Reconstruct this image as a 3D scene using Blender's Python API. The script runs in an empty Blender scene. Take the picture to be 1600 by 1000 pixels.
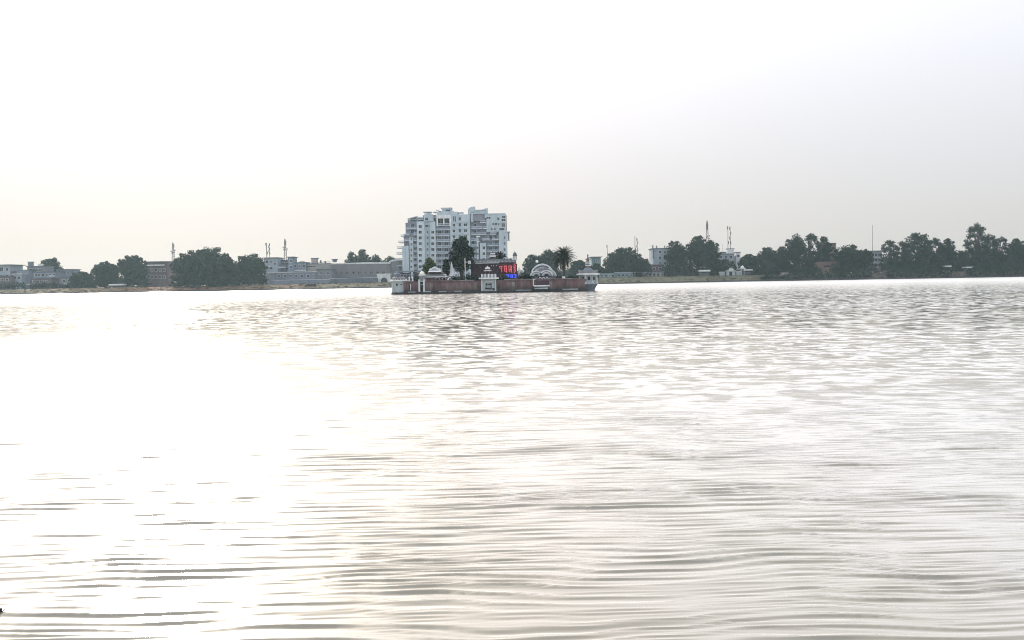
import bpy, math, random
import numpy as np
from mathutils import Vector, Matrix

sc = bpy.context.scene
COL = sc.collection
R = math.radians

# ------------------------------------------------------------------ camera
CAM_H = 3.0
F_PX = 1256.0
PITCH, ROLL = 2.80, -1.0
camd = bpy.data.cameras.new('camera')
cam = bpy.data.objects.new('camera', camd)
COL.objects.link(cam)
camd.sensor_width = 36.0
camd.lens = 36.0 * F_PX / 1600.0
camd.clip_start = 0.1
camd.clip_end = 9000.0
CAM_R = Matrix.Rotation(R(90 - PITCH), 3, 'X') @ Matrix.Rotation(R(ROLL), 3, 'Z')
cam.matrix_world = Matrix.Translation((0, 0, CAM_H)) @ CAM_R.to_4x4()
sc.camera = cam

# ------------------------------------------------------------------ sky, sun, exposure
SUN_AZ, SUN_EL = -25.5, 26.0
SKY_GAIN, SMOG = 8.7, 0.425
w = bpy.data.worlds.new('World')
sc.world = w
w.use_nodes = True
nt = w.node_tree
nt.nodes.clear()
sky = nt.nodes.new('ShaderNodeTexSky')
sky.sky_type = 'NISHITA'
sky.sun_disc = False
sky.sun_elevation = R(SUN_EL)
sky.sun_rotation = R(SUN_AZ)
sky.air_density = 1.0
sky.dust_density = 2.0
sky.ozone_density = 1.0
# humid air scatters many times over: the clear-air sky is evened out and paled, most of all low down
gam = nt.nodes.new('ShaderNodeGamma'); gam.inputs['Gamma'].default_value = 0.18
hs = nt.nodes.new('ShaderNodeHueSaturation'); hs.inputs['Saturation'].default_value = 1.2
sclr = nt.nodes.new('ShaderNodeVectorMath'); sclr.operation = 'SCALE'; sclr.inputs['Scale'].default_value = SKY_GAIN
tc = nt.nodes.new('ShaderNodeTexCoord')
sep = nt.nodes.new('ShaderNodeSeparateXYZ')
mrz = nt.nodes.new('ShaderNodeMapRange'); mrz.interpolation_type = 'SMOOTHSTEP'   # the smog layer dims the low sky
mrz.inputs['From Min'].default_value = -0.06; mrz.inputs['From Max'].default_value = 0.55
mrz.inputs['To Min'].default_value = SMOG; mrz.inputs['To Max'].default_value = 1.0
mul = nt.nodes.new('ShaderNodeVectorMath'); mul.operation = 'SCALE'
bg = nt.nodes.new('ShaderNodeBackground')
bg.inputs['Strength'].default_value = 0.10
wo = nt.nodes.new('ShaderNodeOutputWorld')
L_ = nt.links.new
L_(sky.outputs[0], gam.inputs['Color']); L_(gam.outputs[0], hs.inputs['Color']); L_(hs.outputs[0], sclr.inputs[0])
L_(tc.outputs['Generated'], sep.inputs[0]); L_(sep.outputs['Z'], mrz.inputs['Value'])
tint = nt.nodes.new('ShaderNodeVectorMath'); tint.operation = 'MULTIPLY'; tint.inputs[1].default_value = (1.0, 0.96, 0.97)
L_(sclr.outputs[0], tint.inputs[0]); L_(tint.outputs[0], mul.inputs[0]); L_(mrz.outputs[0], mul.inputs['Scale'])
L_(mul.outputs[0], bg.inputs['Color']); L_(bg.outputs[0], wo.inputs['Surface'])

sund = bpy.data.lights.new('sun', 'SUN')
sund.energy = 3.6
sund.angle = R(0.5)
sund.color = (1.0, 0.93, 0.82)
sun = bpy.data.objects.new('sun', sund)
COL.objects.link(sun)
SUN_DIR = Vector((math.sin(R(SUN_AZ)) * math.cos(R(SUN_EL)), math.cos(R(SUN_AZ)) * math.cos(R(SUN_EL)), math.sin(R(SUN_EL))))
sun.rotation_euler = SUN_DIR.to_track_quat('Z', 'Y').to_euler()
sun.location = (-150, 300, 200)

sc.view_settings.view_transform = 'Standard'
sc.view_settings.look = 'None'
sc.view_settings.exposure = 0.3
sc.view_settings.gamma = 1.0
sc.view_settings.use_curve_mapping = False
sc.render.engine = 'CYCLES'
sc.cycles.use_denoising = True
sc.cycles.filter_width = 1.0
sc.cycles.max_bounces = 6
sc.cycles.volume_bounces = 1
sc.cycles.sample_clamp_indirect = 8.0

HAZE_DENSITY = 0.00012

# ------------------------------------------------------------------ helpers
def XZ(px, py, Y):
    """the point at distance Y seen at photograph pixel px, py (1600 x 1000)"""
    d = CAM_R @ Vector(((px - 800.0) / F_PX, (500.0 - py) / F_PX, -1.0))
    t = Y / d.y
    return d.x * t, CAM_H + d.z * t

def X(px, Y, py=430): return XZ(px, py, Y)[0]
def Z(px, py, Y): return XZ(px, py, Y)[1]

class MB:
    """collects simple shapes into one mesh"""
    def __init__(s): s.v = []; s.f = []
    def add(s, vs, fs):
        o = len(s.v); s.v += [tuple(p) for p in vs]; s.f += [tuple(i + o for i in f) for f in fs]; return s
    def box(s, x0, x1, y0, y1, z0, z1):
        return s.add([(x0,y0,z0),(x1,y0,z0),(x1,y1,z0),(x0,y1,z0),(x0,y0,z1),(x1,y0,z1),(x1,y1,z1),(x0,y1,z1)],
                     [(0,3,2,1),(4,5,6,7),(0,1,5,4),(1,2,6,5),(2,3,7,6),(3,0,4,7)])
    def bpx(s, p0, q0, p1, q1, Y, d):
        """box whose front face covers pixels p0..p1, q0 (top)..q1 (bottom) at distance Y, d deep"""
        qm = (q0 + q1) / 2; pm = (p0 + p1) / 2
        return s.box(X(p0, Y, qm), X(p1, Y, qm), Y, Y + d, Z(pm, q1, Y), Z(pm, q0, Y))
    def prism(s, poly, y0, y1):
        """outline in x,z (counter clockwise seen from -y) pushed from y0 to y1"""
        n = len(poly)
        vs = [(x, y0, z) for x, z in poly] + [(x, y1, z) for x, z in poly]
        fs = [tuple(range(n)), tuple(range(2*n-1, n-1, -1))]
        for i in range(n):
            j = (i + 1) % n
            fs.append((i, i + n, j + n, j))
        return s.add(vs, fs)
    def ppx(s, pts, Y, d):
        return s.prism([XZ(p, q, Y) for p, q in pts], Y, Y + d)
    def tube(s, pts, rs, n=6):
        pts = [Vector(p) for p in pts]
        if not hasattr(rs, '__len__'): rs = [rs] * len(pts)
        o = len(s.v)
        for i, p in enumerate(pts):
            t = (pts[min(i+1, len(pts)-1)] - pts[max(i-1, 0)]).normalized()
            a = t.orthogonal().normalized() if abs(t.z) > 0.95 else t.cross(Vector((0,0,1))).normalized()
            if abs(t.z) > 0.95: a = Vector((1,0,0)) - t * t.x; a.normalize()
            b = t.cross(a)
            for k in range(n):
                an = 2*math.pi*k/n
                s.v.append(tuple(p + (a*math.cos(an) + b*math.sin(an)) * rs[i]))
        for i in range(len(pts)-1):
            for k in range(n):
                k2 = (k+1) % n
                s.f.append((o+i*n+k, o+i*n+k2, o+(i+1)*n+k2, o+(i+1)*n+k))
        s.f.append(tuple(o+k for k in range(n-1,-1,-1)))
        s.f.append(tuple(o+(len(pts)-1)*n+k for k in range(n)))
        return s
    def lathe(s, prof, c, n=16, ph=0.0, sx=1.0, sy=1.0):
        """profile of (radius, z) turned about a vertical axis at c=(x,y,z0)"""
        o = len(s.v)
        for r, z in prof:
            for k in range(n):
                an = 2*math.pi*k/n + ph
                s.v.append((c[0]+r*math.cos(an)*sx, c[1]+r*math.sin(an)*sy, c[2]+z))
        for i in range(len(prof)-1):
            for k in range(n):
                k2 = (k+1) % n
                s.f.append((o+i*n+k, o+i*n+k2, o+(i+1)*n+k2, o+(i+1)*n+k))
        s.f.append(tuple(o+k for k in range(n-1,-1,-1)))
        s.f.append(tuple(o+(len(prof)-1)*n+k for k in range(n)))
        return s
    def build(s, name, m, parent=None, smooth=False, off=None):
        me = bpy.data.meshes.new(name)
        if off is None:
            off = root_of(parent)
        me.from_pydata([(a-off[0], b-off[1], c-off[2]) for a, b, c in s.v], [], s.f)
        me.materials.append(m)
        if smooth:
            me.polygons.foreach_set('use_smooth', [True]*len(me.polygons))
        me.update()
        o = bpy.data.objects.new(name, me)
        COL.objects.link(o)
        if parent is not None: o.parent = parent
        return o

ROOTS = {}
def root_of(o):
    while o is not None:
        if o in ROOTS: return ROOTS[o]
        o = o.parent
    return (0, 0, 0)

def thing(name, label, cat, loc, group=None):
    o = bpy.data.objects.new(name, None)
    COL.objects.link(o)
    o.empty_display_size = 0.5
    o.location = loc
    ROOTS[o] = tuple(loc)
    o['label'] = label; o['category'] = cat
    if group: o['group'] = group
    return o

def inst(mesh, name, loc, parent):
    """another object that shares a mesh, at a world point"""
    o = bpy.data.objects.new(name, mesh)
    COL.objects.link(o)
    o.parent = parent
    r = root_of(parent)
    o.location = (loc[0]-r[0], loc[1]-r[1], loc[2]-r[2])
    return o

def structure(o, kind='structure'):
    o['kind'] = kind
    return o

# ------------------------------------------------------------------ materials
def mat(name, c, rough=0.8, var=0.25, scale=0.6, c2=None, spec=0.3, streak=False, bump=0.0, damp=False):
    m = bpy.data.materials.new(name)
    m.use_nodes = True
    t = m.node_tree; b = t.nodes['Principled BSDF']
    b.inputs['Roughness'].default_value = rough
    b.inputs['Specular IOR Level'].default_value = spec
    g = t.nodes.new('ShaderNodeNewGeometry')
    mp = t.nodes.new('ShaderNodeMapping')
    mp.inputs['Scale'].default_value = (1, 1, 0.25) if streak else (1, 1, 1)
    n = t.nodes.new('ShaderNodeTexNoise')
    n.inputs['Scale'].default_value = scale; n.inputs['Detail'].default_value = 6
    n.inputs['Roughness'].default_value = 0.65
    t.links.new(g.outputs['Position'], mp.inputs['Vector'])
    t.links.new(mp.outputs[0], n.inputs['Vector'])
    r = t.nodes.new('ShaderNodeValToRGB')
    lo = tuple(x*(1-var) for x in c); hi = c2 or tuple(min(1, x*(1+var)) for x in c)
    r.color_ramp.elements[0].position = 0.32; r.color_ramp.elements[0].color = (*lo, 1)
    r.color_ramp.elements[1].position = 0.68; r.color_ramp.elements[1].color = (*hi, 1)
    t.links.new(n.outputs['Fac'], r.inputs['Fac'])
    t.links.new(r.outputs[0], b.inputs['Base Color'])
    if damp:      # algae and damp creeping up from the waterline, ragged at the top
        sp = t.nodes.new('ShaderNodeSeparateXYZ'); t.links.new(g.outputs['Position'], sp.inputs[0])
        n3 = t.nodes.new('ShaderNodeTexNoise'); n3.inputs['Scale'].default_value = 0.7; n3.inputs['Detail'].default_value = 5
        t.links.new(g.outputs['Position'], n3.inputs['Vector'])
        ma = t.nodes.new('ShaderNodeMath'); ma.operation = 'MULTIPLY_ADD'; ma.inputs[1].default_value = -3.2
        t.links.new(n3.outputs['Fac'], ma.inputs[0]); t.links.new(sp.outputs['Z'], ma.inputs[2])
        mr = t.nodes.new('ShaderNodeMapRange'); mr.inputs['From Min'].default_value = -1.0; mr.inputs['From Max'].default_value = 0.3
        mr.inputs['To Min'].default_value = 0.75; mr.inputs['To Max'].default_value = 0.0
        t.links.new(ma.outputs[0], mr.inputs['Value'])
        mi = t.nodes.new('ShaderNodeMix'); mi.data_type = 'RGBA'; mi.inputs['B'].default_value = (0.045, 0.045, 0.04, 1)
        t.links.new(mr.outputs[0], mi.inputs['Factor']); t.links.new(r.outputs[0], mi.inputs['A']); t.links.new(mi.outputs['Result'], b.inputs['Base Color'])
    if bump:
        bn = t.nodes.new('ShaderNodeBump'); bn.inputs['Strength'].default_value = bump
        bn.inputs['Distance'].default_value = 0.1
        t.links.new(n.outputs['Fac'], bn.inputs['Height']); t.links.new(bn.outputs[0], b.inputs['Normal'])
    return m

def leafmat(name, dark, light, trans=0.25):
    m = bpy.data.materials.new(name)
    m.use_nodes = True
    t = m.node_tree; t.nodes.clear()
    out = t.nodes.new('ShaderNodeOutputMaterial')
    g = t.nodes.new('ShaderNodeNewGeometry')
    r = t.nodes.new('ShaderNodeValToRGB')
    r.color_ramp.elements[0].color = (*dark, 1); r.color_ramp.elements[1].color = (*light, 1)
    n = t.nodes.new('ShaderNodeTexNoise'); n.inputs['Scale'].default_value = 0.22; n.inputs['Detail'].default_value = 3
    t.links.new(g.outputs['Position'], n.inputs['Vector'])
    a = t.nodes.new('ShaderNodeMath'); a.operation = 'MULTIPLY_ADD'
    t.links.new(g.outputs['Random Per Island'], a.inputs[0]); a.inputs[1].default_value = 0.55
    sub = t.nodes.new('ShaderNodeMath'); sub.operation = 'MULTIPLY_ADD'; sub.inputs[1].default_value = 1.6; sub.inputs[2].default_value = -0.55
    t.links.new(n.outputs['Fac'], sub.inputs[0]); t.links.new(sub.outputs[0], a.inputs[2])
    t.links.new(a.outputs[0], r.inputs['Fac'])
    d = t.nodes.new('ShaderNodeBsdfDiffuse'); tr = t.nodes.new('ShaderNodeBsdfTranslucent')
    mx = t.nodes.new('ShaderNodeMixShader'); mx.inputs[0].default_value = trans
    t.links.new(r.outputs[0], d.inputs[0]); t.links.new(r.outputs[0], tr.inputs[0])
    t.links.new(d.outputs[0], mx.inputs[1]); t.links.new(tr.outputs[0], mx.inputs[2])
    t.links.new(mx.outputs[0], out.inputs['Surface'])
    return m

def glow(name, c, e, s):
    m = mat(name, c, 0.5, 0.05)
    b = m.node_tree.nodes['Principled BSDF']
    b.inputs['Emission Color'].default_value = (*e, 1)
    b.inputs['Emission Strength'].default_value = s
    return m

M = dict(
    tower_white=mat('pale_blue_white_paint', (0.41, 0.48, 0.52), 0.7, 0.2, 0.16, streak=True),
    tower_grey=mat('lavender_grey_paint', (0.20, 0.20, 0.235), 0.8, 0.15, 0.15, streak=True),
    tower_slab=mat('balcony_concrete', (0.448, 0.504, 0.571), 0.8, 0.12, 0.2),
    white=mat('white_wash', (0.64, 0.65, 0.645), 0.75, 0.22, 0.8, streak=True),
    offwhite=mat('aged_white_wash', (0.55, 0.57, 0.57), 0.8, 0.2, 0.7, streak=True),
    glass=mat('dark_window_glass', (0.012, 0.017, 0.021), 0.3, 0.3, 0.4, spec=0.2),
    curtain=mat('curtained_window', (0.10, 0.105, 0.11), 0.4, 0.4, 0.5, spec=0.2),
    dryleaf=leafmat('dry_grass_blades', (0.07, 0.06, 0.035), (0.17, 0.15, 0.085), 0.2),
    dark=mat('dark_opening', (0.02, 0.02, 0.022), 0.9, 0.2),
    bluewhite=mat('pale_blue_plaster', (0.30, 0.345, 0.385), 0.85, 0.14, 0.25, streak=True),
    bluegrey=mat('blue_grey_plaster', (0.174, 0.205, 0.248), 0.85, 0.2, 0.25, streak=True),
    grey=mat('grey_plaster', (0.18, 0.185, 0.205), 0.9, 0.2, 0.25, streak=True),
    beige=mat('beige_plaster', (0.336, 0.312, 0.288), 0.9, 0.12, 0.2, streak=True),
    mauve=mat('mauve_brown_plaster', (0.132, 0.102, 0.108), 0.9, 0.25, 0.25, streak=True),
    hall=mat('hall_cladding', (0.195, 0.188, 0.195), 0.8, 0.14, 0.2, streak=True),
    brick=mat('brown_brick', (0.161, 0.105, 0.087), 0.9, 0.25, 0.5),
    slate=mat('dark_sheet_roof', (0.10, 0.115, 0.14), 0.7, 0.3, 0.4),
    teal=mat('faded_teal_sheet', (0.154, 0.231, 0.252), 0.7, 0.25, 0.4, streak=True),
    steel=mat('galvanised_steel', (0.09, 0.095, 0.10), 0.5, 0.2, 1.0),
    rust=mat('red_oxide_steel', (0.10, 0.07, 0.065), 0.6, 0.25, 1.0),
    maroon=mat('maroon_sandstone', (0.13, 0.078, 0.08), 0.9, 0.3, 0.9, c2=(0.20, 0.13, 0.128), streak=True, bump=0.4, damp=True),
    maroon2=mat('dusty_maroon_sandstone', (0.18, 0.115, 0.115), 0.9, 0.3, 0.9, c2=(0.25, 0.175, 0.17), streak=True, bump=0.4, damp=True),
    redstone=mat('weathered_red_sandstone', (0.15, 0.078, 0.075), 0.9, 0.3, 0.9, c2=(0.225, 0.13, 0.125), streak=True, bump=0.4, damp=True),
    domestreak=mat('streaked_dome_plaster', (0.22, 0.24, 0.27), 0.85, 0.4, 1.6, c2=(0.62, 0.64, 0.65), bump=0.3),
    greystone=mat('lime_streaked_stone', (0.20, 0.17, 0.165), 0.9, 0.35, 0.9, c2=(0.30, 0.26, 0.25), streak=True, bump=0.4, damp=True),
    temple=mat('deep_maroon_paint', (0.068, 0.04, 0.048), 0.9, 0.25, 0.6, streak=True),
    wet=mat('wet_stone_and_shore_shadow', (0.025, 0.024, 0.026), 0.5, 0.4, 0.8),  # wet stone; also the dark colour of the shore's painted shadow strip
    stone=mat('blue_grey_stone', (0.30, 0.34, 0.36), 0.85, 0.2, 0.7, c2=(0.42, 0.47, 0.49), streak=True),
    roofgrey=mat('grey_roof_stone', (0.225, 0.225, 0.232), 0.85, 0.2, 0.6),
    bark=mat('bark', (0.06, 0.05, 0.042), 0.95, 0.3, 2.0),
    leaf=leafmat('broad_leaves', (0.012, 0.024, 0.014), (0.038, 0.058, 0.030)),
    leaf2=leafmat('dusty_leaves', (0.015, 0.026, 0.016), (0.050, 0.064, 0.036)),
    leaf3=leafmat('deep_green_leaves', (0.007, 0.018, 0.011), (0.024, 0.044, 0.022), 0.15),
    leaf4=leafmat('fresh_leaves', (0.025, 0.045, 0.014), (0.085, 0.120, 0.035), 0.3),
    frond=leafmat('palm_fronds', (0.008, 0.014, 0.008), (0.030, 0.036, 0.018), 0.12),
    deadfrond=leafmat('dry_palm_fronds', (0.03, 0.026, 0.02), (0.075, 0.06, 0.042), 0.15),
    red=glow('red_sign_light', (0.5, 0.08, 0.1), (1.0, 0.17, 0.22), 0.42),
    blue=glow('blue_sign_light', (0.05, 0.08, 0.6), (0.06, 0.12, 1.0), 0.9),
    signback=mat('dark_sign_board', (0.05, 0.012, 0.016), 0.7, 0.2),
    signblue=mat('navy_sign_board', (0.03, 0.04, 0.16), 0.7, 0.2),
    globe=mat('white_lamp_globe', (0.85, 0.85, 0.85), 0.25, 0.03, spec=0.5),
    yellow=mat('sunlit_stone_tint', (0.78, 0.74, 0.58), 0.7, 0.1),
)

# ------------------------------------------------------------------ water
WAVE_SLOPE = 0.35
LONG_SLOPE = 0.012
WATER_GLOSS = 4.2
def water_material():
    m = bpy.data.materials.new('lake_water_surface')
    m.use_nodes = True
    t = m.node_tree; t.nodes.clear()
    out = t.nodes.new('ShaderNodeOutputMaterial')
    dif = t.nodes.new('ShaderNodeBsdfDiffuse'); dif.inputs['Color'].default_value = (0.25, 0.23, 0.175, 1)   # silty water
    glo = t.nodes.new('ShaderNodeBsdfGlossy'); glo.inputs['Color'].default_value = (1, 0.97, 0.91, 1); glo.inputs['Roughness'].default_value = 0.07
    fre = t.nodes.new('ShaderNodeFresnel'); fre.inputs['IOR'].default_value = 1.33
    fk = t.nodes.new('ShaderNodeMath'); fk.operation = 'MULTIPLY'; fk.use_clamp = True; fk.inputs[1].default_value = WATER_GLOSS
    mxs = t.nodes.new('ShaderNodeMixShader')
    t.links.new(fre.outputs[0], fk.inputs[0]); t.links.new(fk.outputs[0], mxs.inputs[0])
    t.links.new(dif.outputs[0], mxs.inputs[1]); t.links.new(glo.outputs[0], mxs.inputs[2]); t.links.new(mxs.outputs[0], out.inputs['Surface'])
    L = t.links.new
    g = t.nodes.new('ShaderNodeNewGeometry')
    def noise(sx, sy, detail, seed):
        mp = t.nodes.new('ShaderNodeMapping'); mp.inputs['Scale'].default_value = (sx, sy, 1)
        mp.inputs['Location'].default_value = (seed, seed*1.7, seed*0.3)
        L(g.outputs['Position'], mp.inputs['Vector'])
        n = t.nodes.new('ShaderNodeTexNoise'); n.inputs['Scale'].default_value = 1.0
        n.inputs['Detail'].default_value = detail
        L(mp.outputs[0], n.inputs['Vector'])
        return n
    n1 = noise(1.2, 2.0, 2.0, 3.1)
    patch = noise(0.006, 0.03, 3.0, 9.0)
    s = t.nodes.new('ShaderNodeVectorMath'); s.operation = 'SUBTRACT'; s.inputs[1].default_value = (0.5, 0.5, 0.5)
    L(n1.outputs['Color'], s.inputs[0])
    k = t.nodes.new('ShaderNodeVectorMath'); k.operation = 'MULTIPLY'; k.inputs[1].default_value = (0.16, 1.8, 0.0)
    L(s.outputs[0], k.inputs[0])
    # ripples fade in past the modelled waves, and come in wind patches
    cd = t.nodes.new('ShaderNodeSeparateXYZ'); L(g.outputs['Position'], cd.inputs[0])
    rr = t.nodes.new('ShaderNodeMapRange'); rr.inputs['From Min'].default_value = 8; rr.inputs['From Max'].default_value = 60
    rr.inputs['To Min'].default_value = 0.21; rr.inputs['To Max'].default_value = 0.095
    r2 = t.nodes.new('ShaderNodeMapRange'); r2.inputs['From Min'].default_value = 130; r2.inputs['From Max'].default_value = 330
    r2.inputs['To Min'].default_value = 0.0; r2.inputs['To Max'].default_value = 0.24      # a breeze roughens the water off the far shore
    rs = t.nodes.new('ShaderNodeMath'); rs.operation = 'ADD'
    L(cd.outputs['Y'], rr.inputs['Value']); L(cd.outputs['Y'], r2.inputs['Value'])
    L(rr.outputs[0], rs.inputs[0]); L(r2.outputs[0], rs.inputs[1]); L(rs.outputs[0], glo.inputs['Roughness'])
    fr = t.nodes.new('ShaderNodeMapRange'); fr.inputs['From Min'].default_value = 9; fr.inputs['From Max'].default_value = 32
    fr.inputs['To Min'].default_value = 0.08; fr.inputs['To Max'].default_value = 1.0
    L(cd.outputs['Y'], fr.inputs['Value'])
    pr = t.nodes.new('ShaderNodeMapRange'); pr.inputs['From Min'].default_value = 0.35; pr.inputs['From Max'].default_value = 0.65
    pr.inputs['To Min'].default_value = 0.45; pr.inputs['To Max'].default_value = 1.15
    L(patch.outputs['Fac'], pr.inputs['Value'])
    mu = t.nodes.new('ShaderNodeMath'); mu.operation = 'MULTIPLY'
    L(fr.outputs[0], mu.inputs[0]); L(pr.outputs[0], mu.inputs[1])
    sc_ = t.nodes.new('ShaderNodeVectorMath'); sc_.operation = 'SCALE'
    L(k.outputs[0], sc_.inputs[0]); L(mu.outputs[0], sc_.inputs['Scale'])
    tot = sc_.outputs[0]
    for (sx, sy, amp, f0, f1, seed) in ((0.10, 0.42, 0.20, 20, 60, 21.0), (0.022, 0.11, 0.11, 50, 130, 5.0)):
        nz = noise(sx, sy, 4.0, seed)
        sb = t.nodes.new('ShaderNodeMath'); sb.operation = 'SUBTRACT'; sb.inputs[1].default_value = 0.5
        L(nz.outputs['Fac'], sb.inputs[0])
        fd = t.nodes.new('ShaderNodeMapRange'); fd.inputs['From Min'].default_value = f0; fd.inputs['From Max'].default_value = f1
        fd.inputs['To Min'].default_value = 0.0; fd.inputs['To Max'].default_value = amp
        L(cd.outputs['Y'], fd.inputs['Value'])
        m2 = t.nodes.new('ShaderNodeMath'); m2.operation = 'MULTIPLY'; L(sb.outputs[0], m2.inputs[0]); L(fd.outputs[0], m2.inputs[1])
        cx = t.nodes.new('ShaderNodeCombineXYZ'); L(m2.outputs[0], cx.inputs['Y'])
        a2 = t.nodes.new('ShaderNodeVectorMath'); a2.operation = 'ADD'; L(tot, a2.inputs[0]); L(cx.outputs[0], a2.inputs[1])
        tot = a2.outputs[0]
    ad = t.nodes.new('ShaderNodeVectorMath'); ad.operation = 'ADD'
    L(g.outputs['Normal'], ad.inputs[0]); L(tot, ad.inputs[1])
    nn = t.nodes.new('ShaderNodeVectorMath'); nn.operation = 'NORMALIZE'
    L(ad.outputs[0], nn.inputs[0]); 
    for q in (dif, glo, fre): L(nn.outputs[0], q.inputs['Normal'])
    return m

def build_water():
    rng = np.random.default_rng(5)
    Y0, Y1, k = 3.0, 497.0, 0.0018
    nr = int(math.log(Y1/Y0)/k); nc = 150
    ys = Y0*np.exp(np.arange(nr)*k); ys[-1] = Y1
    us = np.linspace(-0.95, 0.95, nc)
    yy = np.repeat(ys[:, None], nc, 1)
    xx = us[None, :]*(ys[:, None] + 4.0)
    zz = np.zeros_like(xx)
    row = yy*k
    # wandering crests: a smooth warp of the ground plan bends them
    def smooth(n, l0, l1, sx=1.0):
        f = np.zeros_like(xx)
        for _ in range(n):
            l = rng.uniform(l0, l1); th = rng.uniform(0, 6.283)
            f += np.sin(2*math.pi/l*(math.cos(th)*xx*sx+math.sin(th)*yy)+rng.uniform(0, 6.283))
        return f/math.sqrt(n)
    warp = 0.022*smooth(8, 0.5, 1.3)+0.05*smooth(6, 1.3, 3.0)+0.09*smooth(5, 3.0, 8.0)
    # the ripples one sees: narrow crests, broad troughs, each crest a metre or two long
    for lam, sl, wide in ((0.135, 0.6, 0.10), (0.155, 0.9, 0.06), (0.175, 1.1, 0.05), (0.195, 1.2, 0.045), (0.215, 1.2, 0.05), (0.24, 1.0, 0.05), (0.28, 0.7, 0.07), (0.36, 0.35, 0.09), (0.48, 0.2, 0.10)):
        th = rng.normal(0, wide)
        kk = 2*math.pi/lam
        env = np.clip(smooth(6, 0.8+2.0*lam, 3.2+2*lam, 0.6)*0.42+0.42, 0.0, 1.2)
        fade = np.clip((lam/row-3.0)/4.0, 0, 1)
        p = kk*(math.sin(th)*xx-math.cos(th)*(yy+warp))+rng.uniform(0, 6.283)
        zz += WAVE_SLOPE*sl/kk*env*fade*np.exp(4.0*(np.sin(p)-1))*1.15
    for i in range(12):                               # longer ripples that show farther out
        lam = math.exp(rng.uniform(math.log(0.5), math.log(2.6)))
        th = rng.normal(0, 0.16)
        kk = 2*math.pi/lam
        env = np.clip(smooth(3, 4.0+3*lam, 14.0, 0.6)*0.4+0.5, 0, 1.2)
        fade = np.clip((lam/row-3.0)/4.0, 0, 1)
        p = kk*(math.sin(th)*xx-math.cos(th)*(yy+1.5*warp))+rng.uniform(0, 6.283)
        zz += LONG_SLOPE/kk*env*fade*np.exp(1.2*(np.sin(p)-1))*1.5
    for i in range(26):                               # finer and longer ripples under them
        lam = math.exp(rng.uniform(math.log(0.14), math.log(2.0)))
        th = rng.normal(0, 0.25)
        kk = 2*math.pi/lam
        fade = np.clip((lam/row-3.0)/4.0, 0, 1)
        zz += 0.006/kk*fade*np.sin(kk*(math.sin(th)*xx-math.cos(th)*yy)+rng.uniform(0, 6.283))
    # gusts: calmer and rougher patches
    gust = 0.85+0.25*np.sin(xx*0.11+0.05*yy+1.2)*np.sin(0.13*yy-0.04*xx)
    zz *= gust
    v = np.stack([xx, yy, zz], -1).reshape(-1, 3)
    idx = np.arange(nr*nc).reshape(nr, nc)
    q = np.stack([idx[:-1, :-1], idx[:-1, 1:], idx[1:, 1:], idx[1:, :-1]], -1).reshape(-1, 4)
    nv = len(v)
    base = np.array([(-1500, -70, -0.12), (1500, -70, -0.12), (1500, 505, -0.12), (-1500, 505, -0.12)])
    v = np.concatenate([v, base]); q = np.concatenate([q, [[nv, nv+1, nv+2, nv+3]]])
    me = bpy.data.meshes.new('lake_water')
    me.vertices.add(len(v)); me.vertices.foreach_set('co', v.astype(np.float32).ravel())
    me.loops.add(q.size); me.loops.foreach_set('vertex_index', q.astype(np.int32).ravel())
    me.polygons.add(len(q)); me.polygons.foreach_set('loop_start', np.arange(0, q.size, 4, dtype=np.int32))
    me.update(calc_edges=True)
    me.polygons.foreach_set('use_smooth', np.ones(len(q), dtype=bool))
    me.materials.append(water_material())
    o = bpy.data.objects.new('lake_water', me)
    COL.objects.link(o)
    structure(o)
build_water()

# ------------------------------------------------------------------ ground and bank
GZ = 3.9                                  # top of the bank
def lift(x):
    f = min(1, max(0, (x+190)/230)); return 0.76+0.24*f*f*(3-2*f)
def shore(x):
    return 490 + 3.0*math.sin(x*0.012+1.0) + 1.2*math.sin(x*0.05)

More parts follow.
